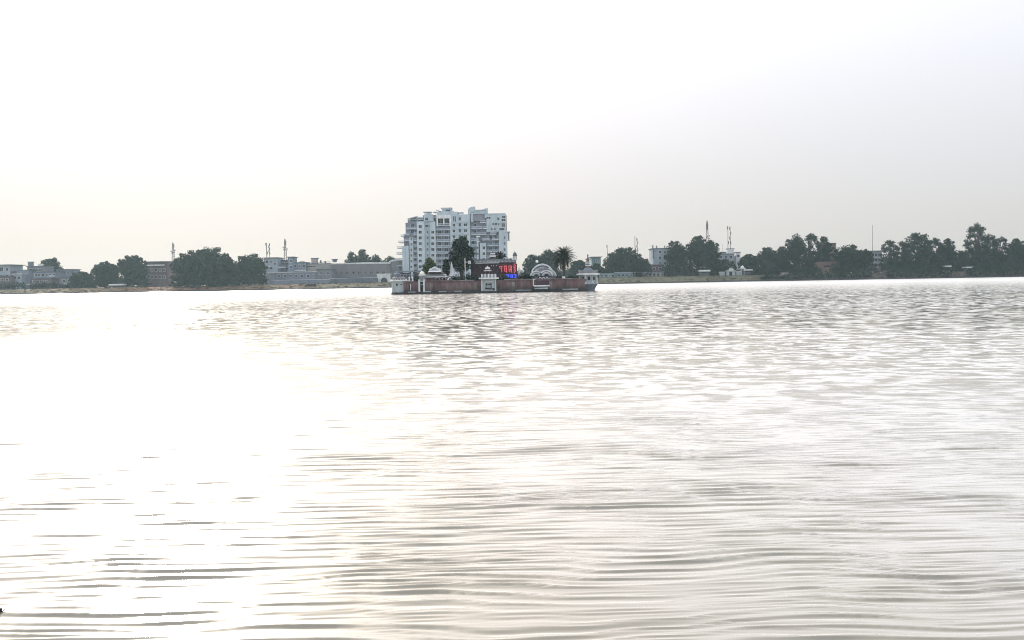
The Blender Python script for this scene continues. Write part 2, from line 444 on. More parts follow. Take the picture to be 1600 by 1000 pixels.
def bank_material():
    m = bpy.data.materials.new('dry_grass_bank')
    m.use_nodes = True
    t = m.node_tree; b = t.nodes['Principled BSDF']; b.inputs['Roughness'].default_value = 0.95
    b.inputs['Specular IOR Level'].default_value = 0.1
    L = t.links.new
    g = t.nodes.new('ShaderNodeNewGeometry')
    s = t.nodes.new('ShaderNodeSeparateXYZ'); L(g.outputs['Position'], s.inputs[0])
    mr = t.nodes.new('ShaderNodeMapRange'); mr.inputs['From Min'].default_value = -330; mr.inputs['From Max'].default_value = 330
    L(s.outputs['X'], mr.inputs['Value'])
    n = t.nodes.new('ShaderNodeTexNoise'); n.inputs['Scale'].default_value = 0.06; n.inputs['Detail'].default_value = 6
    L(g.outputs['Position'], n.inputs['Vector'])
    a = t.nodes.new('ShaderNodeMath'); a.operation = 'MULTIPLY_ADD'; a.inputs[1].default_value = 0.22
    sh = t.nodes.new('ShaderNodeMath'); sh.operation = 'SUBTRACT'; sh.inputs[1].default_value = 0.11
    L(n.outputs['Fac'], a.inputs[0]); L(mr.outputs[0], a.inputs[2]); L(a.outputs[0], sh.inputs[0])
    r = t.nodes.new('ShaderNodeValToRGB'); e = r.color_ramp.elements
    cols = [(0.0, (0.163, 0.156, 0.112)), (0.13, (0.237, 0.175, 0.112)), (0.22, (0.237, 0.125, 0.081)), (0.34, (0.200, 0.169, 0.106)),
            (0.5, (0.181, 0.169, 0.112)), (0.68, (0.175, 0.169, 0.106)), (0.76, (0.106, 0.094, 0.069)), (1.0, (0.094, 0.069, 0.060))]
    e[0].position, e[0].color = cols[0][0], (*cols[0][1], 1)
    e[1].position, e[1].color = cols[-1][0], (*cols[-1][1], 1)
    for p, c in cols[1:-1]:
        q = e.new(p); q.color = (*c, 1)
    L(sh.outputs[0], r.inputs['Fac'])
    n2 = t.nodes.new('ShaderNodeTexNoise'); n2.inputs['Scale'].default_value = 0.5; n2.inputs['Detail'].default_value = 8
    L(g.outputs['Position'], n2.inputs['Vector'])
    r2 = t.nodes.new('ShaderNodeMapRange'); r2.inputs['From Min'].default_value = 0.3; r2.inputs['From Max'].default_value = 0.7
    r2.inputs['To Min'].default_value = 0.6; r2.inputs['To Max'].default_value = 1.2
    L(n2.outputs['Fac'], r2.inputs['Value'])
    mx = t.nodes.new('ShaderNodeVectorMath'); mx.operation = 'SCALE'
    L(r.outputs[0], mx.inputs[0]); L(r2.outputs[0], mx.inputs['Scale']); L(mx.outputs[0], b.inputs['Base Color'])
    return m
M['bank'] = bank_material()

def build_bank():
    rnd = random.Random(2)
    xs = [i*4.0 for i in range(-375, 376)]
    prof = [(-3.0, -0.6), (-0.2, 0.05), (0.9, 0.75), (2.5, 1.5), (5.0, 2.6), (7.5, 3.4), (10.0, GZ), (30.0, GZ+0.1), (1000.0, GZ+0.2)]
    mb = MB()
    n = len(prof)
    for x in xs:
        for j, (dy, z) in enumerate(prof):
            jit = rnd.uniform(-0.18, 0.18) if 1 < j < 6 else 0
            yy = shore(x)+dy+jit*2 if j < n-1 else 1500
            mb.v.append((x, yy, z*(lift(x) if j > 1 else 1)+jit))
    for i in range(len(xs)-1):
        for j in range(n-1):
            a = i*n+j
            mb.f.append((a, a+n, a+n+1, a+1))
    structure(mb.build('lake_bank', M['bank'], smooth=True))
    # raised dark strip standing in for the thin shadow line along the waterline
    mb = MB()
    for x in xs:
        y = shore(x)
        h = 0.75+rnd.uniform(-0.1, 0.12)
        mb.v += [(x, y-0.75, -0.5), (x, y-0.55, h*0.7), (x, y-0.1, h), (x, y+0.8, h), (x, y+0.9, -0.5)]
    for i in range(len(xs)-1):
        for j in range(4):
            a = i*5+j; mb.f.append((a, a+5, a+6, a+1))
    structure(mb.build('shore_shadow_strip', M['wet']))
    # loose stones along the waterline
    mb = MB()
    for x in xs[60:-60]:
        for k in range(3):
            xx = x+rnd.uniform(0, 4); y = shore(xx)+rnd.uniform(-0.9, 0.2); r = rnd.uniform(0.35, 0.8)
            mb.lathe([(r*0.9, -0.3), (r, 0.1), (r*0.6, 0.45), (0.1, 0.6)], (xx, y, -0.02), 6, rnd.uniform(0, 3), 1.6, 0.8)
    o = mb.build('waterline_stones', M['wet'])
    structure(o, 'stuff')
build_bank()

# ------------------------------------------------------------------ trees
def leaf_cloud(lobes, per_m2, size, rng, core=0.35):
    """many leaf-sprig faces through the volume of the lobes (x, y, z, rx, ry, rz)"""
    V = []
    for (x, y, z, rx, ry, rz) in lobes:
        n = int(per_m2*math.pi*(rx*rz+rx*ry)*1.0)+12
        d = rng.normal(size=(n, 3)); d /= np.linalg.norm(d, axis=1)[:, None]
        rad = np.where(rng.random(n) < core, rng.random(n)**0.5*0.75, rng.uniform(0.72, 1.08, n))
        c = np.stack([x+d[:, 0]*rx*rad, y+d[:, 1]*ry*rad, z+d[:, 2]*rz*rad], -1)
        nrm = d+rng.normal(scale=0.7, size=(n, 3)); nrm /= np.linalg.norm(nrm, axis=1)[:, None]
        a = np.cross(nrm, rng.normal(size=(n, 3))); a /= np.linalg.norm(a, axis=1)[:, None]
        b = np.cross(nrm, a)
        s = size*rng.uniform(0.55, 1.25, n)[:, None]
        t = s*rng.uniform(0.35, 0.75, n)[:, None]
        dip = nrm*s*0.18
        V.append(np.stack([c-a*s-dip, c+b*t, c+a*s-dip, c-b*t], 1))
    V = np.concatenate(V).reshape(-1, 3)
    return V

def leaf_object(name, V, m, parent):
    off = np.array(root_of(parent))
    me = bpy.data.meshes.new(name)
    n = len(V)
    me.vertices.add(n); me.vertices.foreach_set('co', (V-off).astype(np.float32).ravel())
    me.loops.add(n); me.loops.foreach_set('vertex_index', np.arange(n, dtype=np.int32))
    me.polygons.add(n//4); me.polygons.foreach_set('loop_start', np.arange(0, n, 4, dtype=np.int32))
    me.update(calc_edges=True)
    me.materials.append(m)
    o = bpy.data.objects.new(name, me); COL.objects.link(o)
    if parent is not None: o.parent = parent
    return o

def tree(px, hw, top, Y, label, kind='dense', m='leaf', base=None, group=None, name='tree', cat='tree', seed=None, leaf=None, low=0.12, skirt=True):
    """a tree whose crown spans px-hw .. px+hw and reaches pixel row top, at distance Y"""
    seed = seed if seed is not None else int(px*7+top)
    rnd = random.Random(seed); rng = np.random.default_rng(seed)
    x, zt = XZ(px, top, Y)
    zb = GZ*lift(x)-0.15 if base is None else base
    H = zt-zb
    W = hw*Y/F_PX
    o = thing(name, label, cat, (x, Y, zb), group)
    tr = MB()
    r0 = max(0.12, 0.035*H)
    lean = rnd.uniform(-0.06, 0.06)*H
    split = zb+H*rnd.uniform(0.22, 0.32)
    tr.tube([(x, Y, zb-0.4), (x+lean*0.3, Y, zb+H*0.12), (x+lean, Y, split)], [r0*1.35, r0, r0*0.85], 8)
    lobes = []
    nl = {'dense': 13, 'airy': 28, 'round': 9, 'tall': 14}[kind]
    cz = zb+H*(0.55 if kind != 'tall' else 0.56); hz = H*(0.45 if kind != 'tall' else 0.44)
    lr = {'dense': 0.42, 'airy': 0.30, 'round': 0.5, 'tall': 0.46}[kind]
    # one lobe at the very top, then lobes spread about the crown
    tops = [(rnd.uniform(-0.12, 0.12), 0.0, 1.0)] if kind != 'airy' else [(rnd.uniform(-0.2, 0.2), 0.0, 1.0), (rnd.uniform(-0.4, 0.4), 0.1, 0.86), (rnd.uniform(-0.4, 0.4), -0.1, 0.78)]
    for i in range(nl-1):
        an = 2.399963*i+rnd.uniform(-0.4, 0.4)
        h = -0.55+1.45*((i+0.5)/(nl-1))+rnd.uniform(-0.12, 0.12)
        rr = math.sqrt(max(0.05, 1-min(1, abs(h))**2))
        tops.append((rr*math.cos(an), rr*math.sin(an), h))
    for i, (a, b, h) in enumerate(tops):
        r = lr*rnd.uniform(0.75, 1.15)
        rz = r*min(1.0, hz/max(W, 0.1))*rnd.uniform(0.8, 1.05) if kind != 'airy' else r*0.75
        lx = W*(1-r)*a; ly = W*0.9*(1-r)*b; 
        rzz = rz*W if kind != 'tall' else r*hz*0.62
        if kind in ('dense', 'round'): rzz = min(rzz*1.1, hz*0.62)
        lz = cz+(hz-rzz)*h
        lobes.append((x+lx, Y+ly, lz, r*W, r*W, rzz))
    if kind in ('dense', 'round', 'tall'):      # small outlying sprays break the outline
        for i in range(16 if kind != 'tall' else 22):
            an = rnd.uniform(0, 6.283); h = rnd.uniform(-0.3, 1.0); rr = math.sqrt(max(0, 1-h*h))
            q = rnd.uniform(0.09, 0.17)*min(W, hz)
            lobes.append((x+math.cos(an)*rr*W*0.93, Y+math.sin(an)*rr*W*0.8, cz+h*hz*0.95, q*1.2, q, q*0.9))
    core = (x, Y, cz-0.05*H, W*0.72, W*0.7, hz*0.74)
    limbs = []
    for (lx, ly, lz, rx, ry, rz) in lobes[::2]:
        mid = (x+lean+(lx-x)*0.4, Y+(ly-Y)*0.4, split+(lz-split)*0.55)
        tr.tube([(x+lean*0.9, Y, split-H*0.05), mid, (lx, ly, lz)], [r0*0.6, r0*0.36, r0*0.12], 5)
    tr.build('trunk', M['bark'], o, smooth=True)
    ls = leaf or max(0.42, 0.055*W+0.35)
    per = 2.3/(ls*ls)
    if kind == 'airy':
        V = leaf_cloud(lobes, per*0.62, ls*0.8, rng, 0.45)
        V2 = leaf_cloud([(x, Y, cz-0.28*H, W*0.85, W*0.7, hz*0.75)], per*0.8, ls, rng, 0.6)
    else:
        if kind == 'tall': per *= 1.5
        V = leaf_cloud(lobes, per*0.8, ls*0.85, rng, 0.3)
        V2 = leaf_cloud([core], per*1.0, ls*1.1, rng, 0.6)
    parts = [V, V2]
    if skirt:   # low growth round the foot
        sk = [(x+u*W+rnd.uniform(-0.1, 0.1)*W, Y-rnd.uniform(0.3, 1.8), zb+H*0.17, W*0.45, 1.8, H*rnd.uniform(0.2, 0.28)) for u in (-0.75, -0.25, 0.25, 0.75)]
        parts.append(leaf_cloud(sk, per*0.9, ls*0.9, rng, 0.5))
    leaf_object('crown', np.concatenate(parts), M[m], o)
    return o

def bush(px, hw, top, Y, label, m='leaf2', base=None, name='bush', group=None, cat='bush', leaf=0.5):
    rnd = random.Random(int(px*3+top)); rng = np.random.default_rng(int(px*3+top))
    x, zt = XZ(px, top, Y)
    zb = GZ*lift(x)-0.2 if base is None else base
    W = hw*Y/F_PX; H = zt-zb
    o = thing(name, label, cat, (x, Y, zb), group)
    lobes = []
    n = max(3, int(W/1.2))
    for i in range(n):
        u = -1+2*(i+0.5)/n
        h = H*(1-0.35*u*u)*rnd.uniform(0.75, 1.0)
        lobes.append((x+u*W*0.85, Y+rnd.uniform(-0.5, 0.5), zb+h*0.5, W*0.9/n+0.6, 1.2, h*0.52))
    leaf_object('foliage', leaf_cloud(lobes, 1.6/(leaf*leaf), leaf*0.8, rng, 0.4), M[m], o)
    for i in range(3):
        u = rnd.uniform(-0.6, 0.6)
        MB().tube([(x+u*W*0.5, Y, zb-0.2), (x+u*W, Y, zb+H*0.6)], [0.09, 0.03], 5).build('stem', M['bark'], o)
    return o

G_SHORE = 'trees along the far shore'
SH = 508
TREES = [
 # px, half width, top, Y, kind, mat, label
 (81, 21, 404, 560, 'round', 'leaf', 'round leafy tree rising behind the crowded blue grey houses'),
 (127, 20, 425, 512, 'dense', 'leaf', 'low spreading tree filling the dip beside the last blue grey house'),
 (164, 22, 409, 514, 'dense', 'leaf', 'bushy tree directly behind the white roofed open shelter'),
 (206, 25, 399, 516, 'dense', 'leaf', 'taller pointed-topped tree beside the mauve building with white parapet'),
 (288, 22, 396, 504, 'dense', 'leaf', 'tree just below the dish-laden antenna mast at water edge'),
 (322, 40, 386, 500, 'dense', 'leaf', 'broadest and tallest dome-shaped tree mass standing at the water edge'),
 (353, 24, 402, 503, 'dense', 'leaf2', 'lower tree filling the saddle between the broad domed tree and its smaller neighbour'),
 (391, 25, 396, 503, 'dense', 'leaf', 'rounded tree beside the pale building with twin roof masts'),
 (549, 12, 393, 575, 'round', 'leaf', 'first clump of tree showing above the beige end of the grey hall roof'),
 (566, 13, 390, 578, 'round', 'leaf', 'highest round tree showing above the long grey hall roof'),
 (586, 14, 397, 580, 'dense', 'leaf', 'lower tree behind the hall roof next to its highest round neighbour'),
 (609, 14, 400, 582, 'dense', 'leaf', 'lowest tree top behind the hall beside the white tower block'),
 (833, 17, 398, 520, 'dense', 'leaf', 'sloping shoulder tree behind the striped shell canopy'),
 (856, 20, 389, 524, 'dense', 'leaf', 'tall hazy tree right behind the date palm and striped canopy'),
 (905, 17, 406, 522, 'dense', 'leaf', 'low hazy tree between the date palm and the flat-roofed block'),
 (931, 14, 412, 512, 'dense', 'leaf', 'low tree below the small flat-roofed block'),
 (960, 18, 394, 512, 'round', 'leaf', 'side crown of the domed tree next to the thin lone mast'),
 (978, 27, 387, 514, 'dense', 'leaf', 'large evenly domed tree between two thin masts'),
 (1003, 14, 402, 510, 'dense', 'leaf', 'small tree tucked beneath the pair of close-set masts'),
 (1057, 20, 376, 510, 'dense', 'leaf', 'rounded tree overlapping the grey block with small windows'),
 (1090, 24, 368, 512, 'dense', 'leaf', 'tallest dark tree below the telecom tower with ring of drums'),
 (1112, 15, 375, 514, 'dense', 'leaf', 'ragged tree shoulder just under the drum-ringed telecom tower'),
 (1132, 18, 405, 508, 'dense', 'leaf2', 'low tree in front of the white block under the slim mast'),
 (1170, 17, 397, 512, 'dense', 'leaf', 'low rounded tree behind the small domed kiosk'),
 (1199, 19, 387, 506, 'dense', 'leaf2', 'ragged tree with pale bare stems at its foot'),
 (1222, 14, 385, 510, 'dense', 'leaf', 'mid-height tree leaning against the high rounded crown'),
 (1243, 18, 365, 508, 'dense', 'leaf', 'high flat-topped crown left of the brown brick block'),
 (1268, 16, 364, 510, 'airy', 'leaf', 'airy feathery tree with sky gaps near the brown brick block'),
 (1287, 13, 369, 508, 'dense', 'leaf', 'dense tree touching the side of the brown brick block'),
 (1324, 22, 382, 503, 'dense', 'leaf', 'rounded tree hiding the far side of the brown brick block'),
 (1350, 16, 390, 505, 'dense', 'leaf', 'lower sloping tree beside the pale blue block and needle mast'),
 (1390, 15, 374, 506, 'airy', 'leaf', 'airy tree with open twigs beside the pale blue block'),
 (1410, 14, 376, 508, 'airy', 'leaf2', 'narrow airy tree between two taller ragged crowns'),
 (1434, 24, 362, 506, 'airy', 'leaf', 'broad ragged tree with leafy peak above a bank of trees'),
 (1460, 17, 371, 508, 'airy', 'leaf', 'ragged shoulder tree beside the broad leafy peak'),
 (1481, 14, 373, 507, 'dense', 'leaf', 'last tree before the sky gap on the wooded bank'),
 (1502, 12, 392, 505, 'dense', 'leaf2', 'low tree filling the foot of the sky gap'),
 (1526, 20, 348, 508, 'airy', 'leaf', 'tallest ragged tree with twin wispy tips on the wooded bank'),
 (1546, 14, 365, 506, 'airy', 'leaf', 'airy tree leaning on the twin-tipped tallest one'),
 (1563, 15, 369, 509, 'airy', 'leaf', 'flat-topped airy tree beyond the twin-tipped tallest one'),
 (1588, 17, 373, 506, 'dense', 'leaf', 'dense rounded tree at the end of the wooded bank'),
 (1620, 20, 376, 507, 'dense', 'leaf', 'dense tree cut by the frame edge at the end of the wooded bank'),
]
for (px, hw, top, Y, kind, m, lab) in TREES:
    tree(px, hw, top, Y, lab, kind, m, group=G_SHORE)
# dense middle growth under the wooded bank
for (px, hw, top, lab) in [
    (1205, 20, 421, 'dark bush at the water edge below pale bare stems'),
    (1262, 24, 412, 'wide dark bush beneath the high flat-topped crown'),
    (1345, 18, 414, 'dark bush beneath the lower sloping tree near the needle mast'),
    (1400, 20, 410, 'dark bush at the foot of the open-twigged airy tree'),
    (1440, 26, 402, 'wide dark bush beneath the broad leafy peak'),
    (1480, 20, 402, 'dark bush beside the small white roofed shed'),
    (1530, 26, 398, 'wide dark bush beneath the twin-tipped tallest tree'),
    (1578, 28, 400, 'wide dark bush beneath the last rounded trees')]:
    bush(px, hw, top, 503, lab, 'leaf', group='bushes under the wooded bank', leaf=0.8)
for (px, hw, top, Y, zb, lab) in [
    (118, 16, 438, 505, GZ-0.3, 'thick undergrowth below the low spreading tree beside the houses'),
    (150, 18, 432, 506, GZ-0.3, 'thick undergrowth beside the white roofed open shelter'),
    (208, 22, 428, 506, GZ-0.3, 'thick undergrowth below the pointed-topped tree'),
    (284, 18, 425, 494, 1.2, 'dark undergrowth at the waterline under the dish-laden mast'),
    (318, 24, 418, 493, 1.0, 'dark undergrowth at the waterline under the broadest domed tree'),
    (352, 22, 424, 493, 1.0, 'dark undergrowth at the waterline under the lower saddle tree'),
    (390, 26, 424, 496, 2.0, 'dark undergrowth on the bank under the rounded tree by the pale block')]:
    bush(px, hw, top, Y, lab, 'leaf', base=zb, group='undergrowth at the far shore', leaf=0.8)
for (px, hw, top, lab) in [
    (1207, 16, 424, 'dark waterside growth below the pale leaning pole'),
    (1250, 24, 416, 'dark waterside growth before the low brown brick annexe'),
    (1296, 24, 420, 'dark waterside growth directly under the brown brick block'),
    (1336, 24, 414, 'dark waterside growth under the rounded trees before the needle mast'),
    (1412, 26, 412, 'dark waterside growth under the open-twigged airy tree'),
    (1460, 26, 410, 'dark waterside growth under the broad leafy peak'),
    (1536, 26, 409, 'dark waterside growth under the twin-tipped tree'),
    (1586, 26, 406, 'dark waterside growth under the last dense rounded tree')]:
    bush(px, hw+5, top+2, shore(X(px, 490))+1.6, lab, 'leaf', base=0.5, group='waterside growth on the wooded bank', leaf=0.8)
bush(486, 9, 443, 493, 'small dark bush on the bare bank before the grey wall', 'leaf2', base=1.6)
bush(18, 26, 438, 504, 'dark hedge along the bank below the pale blue house', 'leaf3', name='hedge', cat='hedge', group='hedges on the bank')
bush(75, 34, 438.5, 504, 'dark hedge along the bank below the clustered houses', 'leaf3', name='hedge', cat='hedge', group='hedges on the bank')

# rough grass on the bank
def bank_grass():
    rng = np.random.default_rng(31)
    lobes = []
    for i in range(900):
        x = rng.uniform(-330, 330); f = rng.random()
        y = shore(x)+1.5+f*8.5; z = (1.1+f*2.7)*lift(x)
        r = rng.uniform(0.25, 0.7)
        lobes.append((x, y, z+r*0.2, r*1.8, r, r*0.7))
    o = leaf_object('bank_grass', leaf_cloud(lobes, 5.0, 0.4, rng, 0.3), M['dryleaf'], None)
    structure(o, 'stuff')
bank_grass()

# far-off wood closing the gaps between the shore things
def far_wood():
    rng = np.random.default_rng(77); rnd = random.Random(77)
    lobes = []
    for i in range(260):
        x = -760+i*6.0+rnd.uniform(-3, 3)
        h = rnd.uniform(6, 10.5)
        lobes.append((x, 760+rnd.uniform(-15, 15), GZ+h*0.5, rnd.uniform(5, 8), 5, h*0.55))
    o = leaf_object('distant_woods', leaf_cloud(lobes, 0.8, 1.5, rng, 0.4), M['leaf'], None)
    structure(o, 'stuff')
far_wood()

# ------------------------------------------------------------------ windows
WCACHE = {}
def window(px, py, wpx, hpx, Y, parent, frame='white', sill=True):
    """a framed window: frame is the part, pane and sill its sub-parts"""
    cur = (int(px*7.3)+int(py*5.1)) % 5 == 0          # a drawn curtain here and there
    key = (round(wpx, 1), round(hpx, 1), round(Y), frame, cur)
    wd = wpx*1.3*Y/F_PX; h = hpx*1.3*Y/F_PX
    t = 0.07*min(wd, h)+0.05
    if key not in WCACHE:
        f = MB()
        f.box(-wd/2-t, -wd/2, -0.12, 0.05, -h/2-t, h/2+t); f.box(wd/2, wd/2+t, -0.12, 0.05, -h/2-t, h/2+t)
        f.box(-wd/2, wd/2, -0.12, 0.05, h/2, h/2+t); f.box(-wd/2, wd/2, -0.12, 0.05, -h/2-t, -h/2)
        f.box(-0.035, 0.035, -0.08, -0.035, -h/2, h/2)
        p = MB().box(-wd/2, wd/2, -0.03, 0.04, -h/2, h/2)
        s = MB().box(-wd/2-2*t, wd/2+2*t, -0.45, -0.125, h/2+t*0.4, h/2+t*0.4+0.14)
        out = []
        for mb, n, mm in ((f, 'window', frame), (p, 'pane', 'curtain' if cur else 'glass'), (s, 'sunshade', frame)):
            me = bpy.data.meshes.new(n); me.from_pydata(mb.v, [], mb.f); me.materials.append(M[mm]); me.update(); out.append(me)
        WCACHE[key] = out
    f, p, s = WCACHE[key]
    x, z = XZ(px, py, Y)
    o = inst(f, 'window', (x, Y, z), parent)
    for me, n in ((p, 'pane'), (s, 'sunshade')):
        if n == 'sunshade' and not sill: continue
        c = bpy.data.objects.new(n, me); COL.objects.link(c); c.parent = o
    return o

# ------------------------------------------------------------------ the apartment tower
def apartment_tower():
    Y = 525.0
    BASE = 434
    t = thing('apartment_tower', 'tall white and pale blue apartment tower with stepped balconies and curved roof crowns', 'tower',
              (X(708, Y), Y, GZ-0.2))
    def part(name, m, boxes, poly=None):
        mb = MB()
        for b in boxes: mb.bpx(*b)
        for p in (poly or []): mb.ppx(*p)
        return mb.build(name, M[m], t)
    Yc = Y+3.2
    # recessed back walls of the balcony bays, stepped at both flanks
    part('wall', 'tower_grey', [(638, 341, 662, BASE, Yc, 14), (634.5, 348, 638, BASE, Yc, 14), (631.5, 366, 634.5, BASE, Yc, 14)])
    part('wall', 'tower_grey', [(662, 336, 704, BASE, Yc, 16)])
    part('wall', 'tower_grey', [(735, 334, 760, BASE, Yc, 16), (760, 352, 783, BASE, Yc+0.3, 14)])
    # projecting light columns
    cols = [(628.8, 639, 384, 0.0), (640, 646, 371, 0.6), (652, 664, 346, 0.0), (664, 672, 344, 1.2), (672, 681, 346, 0.2),
            (704, 735, 335, 0.0), (750.5, 760, 380, 0.2), (760, 790.5, 334, 1.0), (780, 793, 360, 0.0)]
    for i, (a, b, q, dy) in enumerate(cols):
        bot = BASE if (a, q) != (760, 334) else 362
        part('column_wall', 'tower_white', [(a, q, b, bot, Y+dy, 8+dy*0.1 if bot == BASE else 12)])
    part('rib', 'tower_white', [(665.2, 358, 666.0, BASE, Y+0.9, 0.5)])
    part('rib', 'tower_white', [(670.2, 358, 671.0, BASE, Y+0.9, 0.5)])
    part('rib', 'tower_white', [(632.6, 385, 633.4, BASE, Y-0.3, 0.5)])
    part('rib', 'tower_white', [(745.2, 369, 748.0, BASE, Y+0.8, 2.6)])
    part('rib', 'white', [(744.0, 368.4, 750.2, 370.4, Y+0.4, 3.0)])
    part('rib', 'white', [(744.6, 376.4, 749.4, 377.9, Y+0.5, 3.0)])
    # balconies: slab and railing, storey by storey
    def bal(a, b, q, m='tower_slab', out=0.0, rail=2.6, d=3.1, mr='tower_slab'):
        s = MB().bpx(a, q, b, q+1.0, Y+out, d).build('balcony', M[m], t)
        r = MB().bpx(a+0.15, q-rail, b-0.15, q-rail+0.6, Y+out+0.05, 0.12)
        n = max(2, int((b-a)/1.3))
        for k in range(n+1):
            p = a+0.3+(b-a-0.6)*k/n
            r.bpx(p-0.16, q-rail+0.6, p+0.16, q, Y+out+0.06, 0.1)
        r.build('railing', M[mr], s)
    for q in (358.5, 367.5, 376.7, 385.8, 395, 404, 413, 422): bal(681.6, 703.4, q, 'tower_slab')
    for q in (365.5, 375, 384, 393, 402, 411, 420): bal(646.3, 651.7, q, 'tower_slab', 0.5)
    for q, a in ((357, 635), (366.5, 632), (375.6, 632)): bal(a, 651.7, q, 'tower_slab', 0.2) if q < 360 else bal(a, 639.8, q, 'tower_slab', 0.2)
    for q, a, b in ((367.5, 626, 631.4), (377, 622.4, 631.2), (386, 620.2, 628.6), (395.2, 619.4, 628.6), (404.4, 619.2, 628.6), (413.6, 619.2, 628.6), (422.6, 619.2, 628.6)):
        bal(a, b, q+1.2, 'tower_slab', 1.0, 2.0, 9.0, 'steel')
    for q, a, b, m in ((347, 750.2, 759.4, 'white'), (356.4, 755, 762, 'white'), (356.4, 736, 753.5, 'tower_slab'), (366, 736, 760, 'tower_slab'), (375, 736, 744.6, 'tower_slab'),
                       (384, 736, 744.6, 'tower_slab'), (393, 736, 744.6, 'tower_slab'), (402, 736, 744.6, 'tower_slab'), (365.4, 766, 775.4, 'white'),
                       (374.2, 768.4, 779.2, 'white'), (383.4, 761, 779.6, 'tower_slab'), (392.6, 761, 779.6, 'tower_slab'), (401.8, 761, 779.6, 'tower_slab'), (411, 761, 779.6, 'tower_slab'),
                       (374.4, 753, 766, 'tower_slab')):
        bal(a, b, q, m, 0.1)
    # dark openings at the back of the bays
    for q in (362, 371.4, 380.6, 389.8, 398.8, 407.8, 417):
        for p in (686.5, 697.5): window(p, q+1.0, 4.4, 4.6, Yc, t, 'tower_slab', False)
    for q in (352, 361, 370.5): window(742, q, 3.4, 4.2, Yc, t, 'tower_slab', False)
    for q in (379, 388, 397): window(739.5, q+0.6, 3.4, 4.4, Yc, t, 'tower_slab', False)
    for q in (370, 379.4, 388.4, 397.6): window(767, q+0.4, 4.0, 4.4, Yc+0.3, t, 'tower_slab', False)
    for q in (370, 379.4, 388.4, 397.6): window(775, q+0.4, 3.0, 4.4, Yc+0.3, t, 'tower_slab', False)
    for q in (353, 362): window(645, q, 4.2, 4.2, Yc, t, 'tower_slab', False)
    for q in (361, 370.6, 379.6, 388.6, 397.6, 406.6, 415.6): window(649, q+1, 2.6, 4.4, Yc, t, 'tower_slab', False)
    # windows in the columns
    for q in (373, 381.6, 390.4, 399.2, 408, 417): window(642.8, q, 2.0, 3.0, Y+0.6, t)
    for q in (354, 362.8, 371.8, 380.8, 389.8, 398.8, 407.8, 416.8): window(656.6, q, 3.6, 3.4, Y, t)
    for q in (362.8, 371.8, 380.8, 389.8, 398.8, 407.8): window(668.1, q, 1.7, 2.8, Y+1.2, t, 'tower_white')
    for q in (362.8, 371.8, 380.8, 389.8, 398.8, 407.8, 416.8): window(676.3, q, 3.6, 3.4, Y+0.2, t)
    for q in (352, 361, 370, 379): window(709.3, q, 3.0, 3.2, Y, t)
    for q in (342, 351.4, 360.6, 370): window(718.4, q, 2.4, 3.6, Y, t, 'tower_white')
    for q in (351.2, 360.4, 369.6): window(727.2, q, 4.0, 3.0, Y, t)
    for q in (378, 387.2, 396.4, 405.6): window(728.5, q, 3.0, 3.2, Y, t)
    for q in (387.2, 396.4): window(746.6, q, 1.6, 2.6, Y+0.8, t)
    for q in (387.2, 396.4, 405.4): window(756, q, 3.0, 3.2, Y+0.2, t)
    window(763.2, 340.6, 5.0, 1.8, Y+1.0, t)
    for p, q, ww, hh in ((778.6, 342, 2.4, 3.2), (787, 339, 3.6, 2.2), (786.6, 344, 4.4, 2.6), (771, 350, 2.2, 2.8), (775, 350, 2.2, 2.8), (779, 350.6, 1.8, 2.6),
                         (786.4, 352, 4.4, 4.6), (768.2, 358.2, 2.2, 2.2), (773, 358.2, 2.2, 2.2), (784.2, 358, 6.0, 2.0)):
        window(p, q, ww, hh, Y+1.0, t)
    for q in (371.4, 380.6, 390, 399): window(788.4, q, 2.0, 3.0, Y, t)
    # rounded bay over the ribbed column
    x, z = XZ(668.6, 357.5, Y)
    s = 525/F_PX
    MB().lathe([(7.2*s, 0), (7.4*s, 0.5), (7.4*s, 2.6), (7.0*s, 2.8)], (x, Y+2.2, z), 20, 0, 1, 0.6).build('bay_window', M['tower_white'], t)
    window(666.8, 353.2, 3.2, 3.0, Y+0.2, t, 'tower_white', False)
    window(671.6, 353.2, 2.6, 3.0, Y+0.3, t, 'tower_white', False)
    # roof crowns
    pts = [(662.4, 345.8), (676.6, 345.8), (676.6, 335.6)] + [(669.5+7.1*math.cos(a), 336.2-3.4*math.sin(a)) for a in [math.pi*k/8 for k in range(1, 8)]] + [(662.4, 335.6)]
    part('roof_gable', 'tower_white', [], [(pts, Y-0.2, 7)])
    window(666.6, 342.4, 3.2, 3.2, Y-0.2, t, 'tower_white', False)
    part('roof_canopy', 'tower_slab', [(661, 330.6, 674, 331.7, Y-0.4, 6), (676.4, 330.8, 682, 331.7, Y, 6), (672.8, 331.7, 673.6, 334, Y+1, 0.5), (663.4, 331.7, 664.2, 334.6, Y+1, 0.5), (680.6, 331.7, 681.4, 338, Y+1, 0.5)])
    part('roof_canopy', 'tower_slab', [(639, 340.6, 640, 345.4, Y+0.4, 0.5)], [([(638.4, 340.6), (651.6, 337.4), (651.6, 338.6), (638.4, 341.8)], Y+0.2, 7)])
    part('roof_canopy', 'tower_slab', [(651.8, 338.9, 661.6, 340.4, Y+0.4, 7)])
    window(645.2, 344.8, 6.4, 1.5, Yc, t, 'tower_slab', False); window(656.8, 344.6, 6.6, 1.4, Y, t, 'tower_slab', False)
    part('parapet', 'tower_white', [(638.2, 342.6, 651.8, 343.4, Yc-0.4, 0.4), (652.2, 341.6, 661.8, 342.9, Y+0.6, 5)])
    window(680, 343.2, 3.4, 5.0, Y+0.6, t, 'tower_slab', False)
    part('column_wall', 'tower_white', [(676.8, 338.4, 682, 346, Y+0.7, 6)])
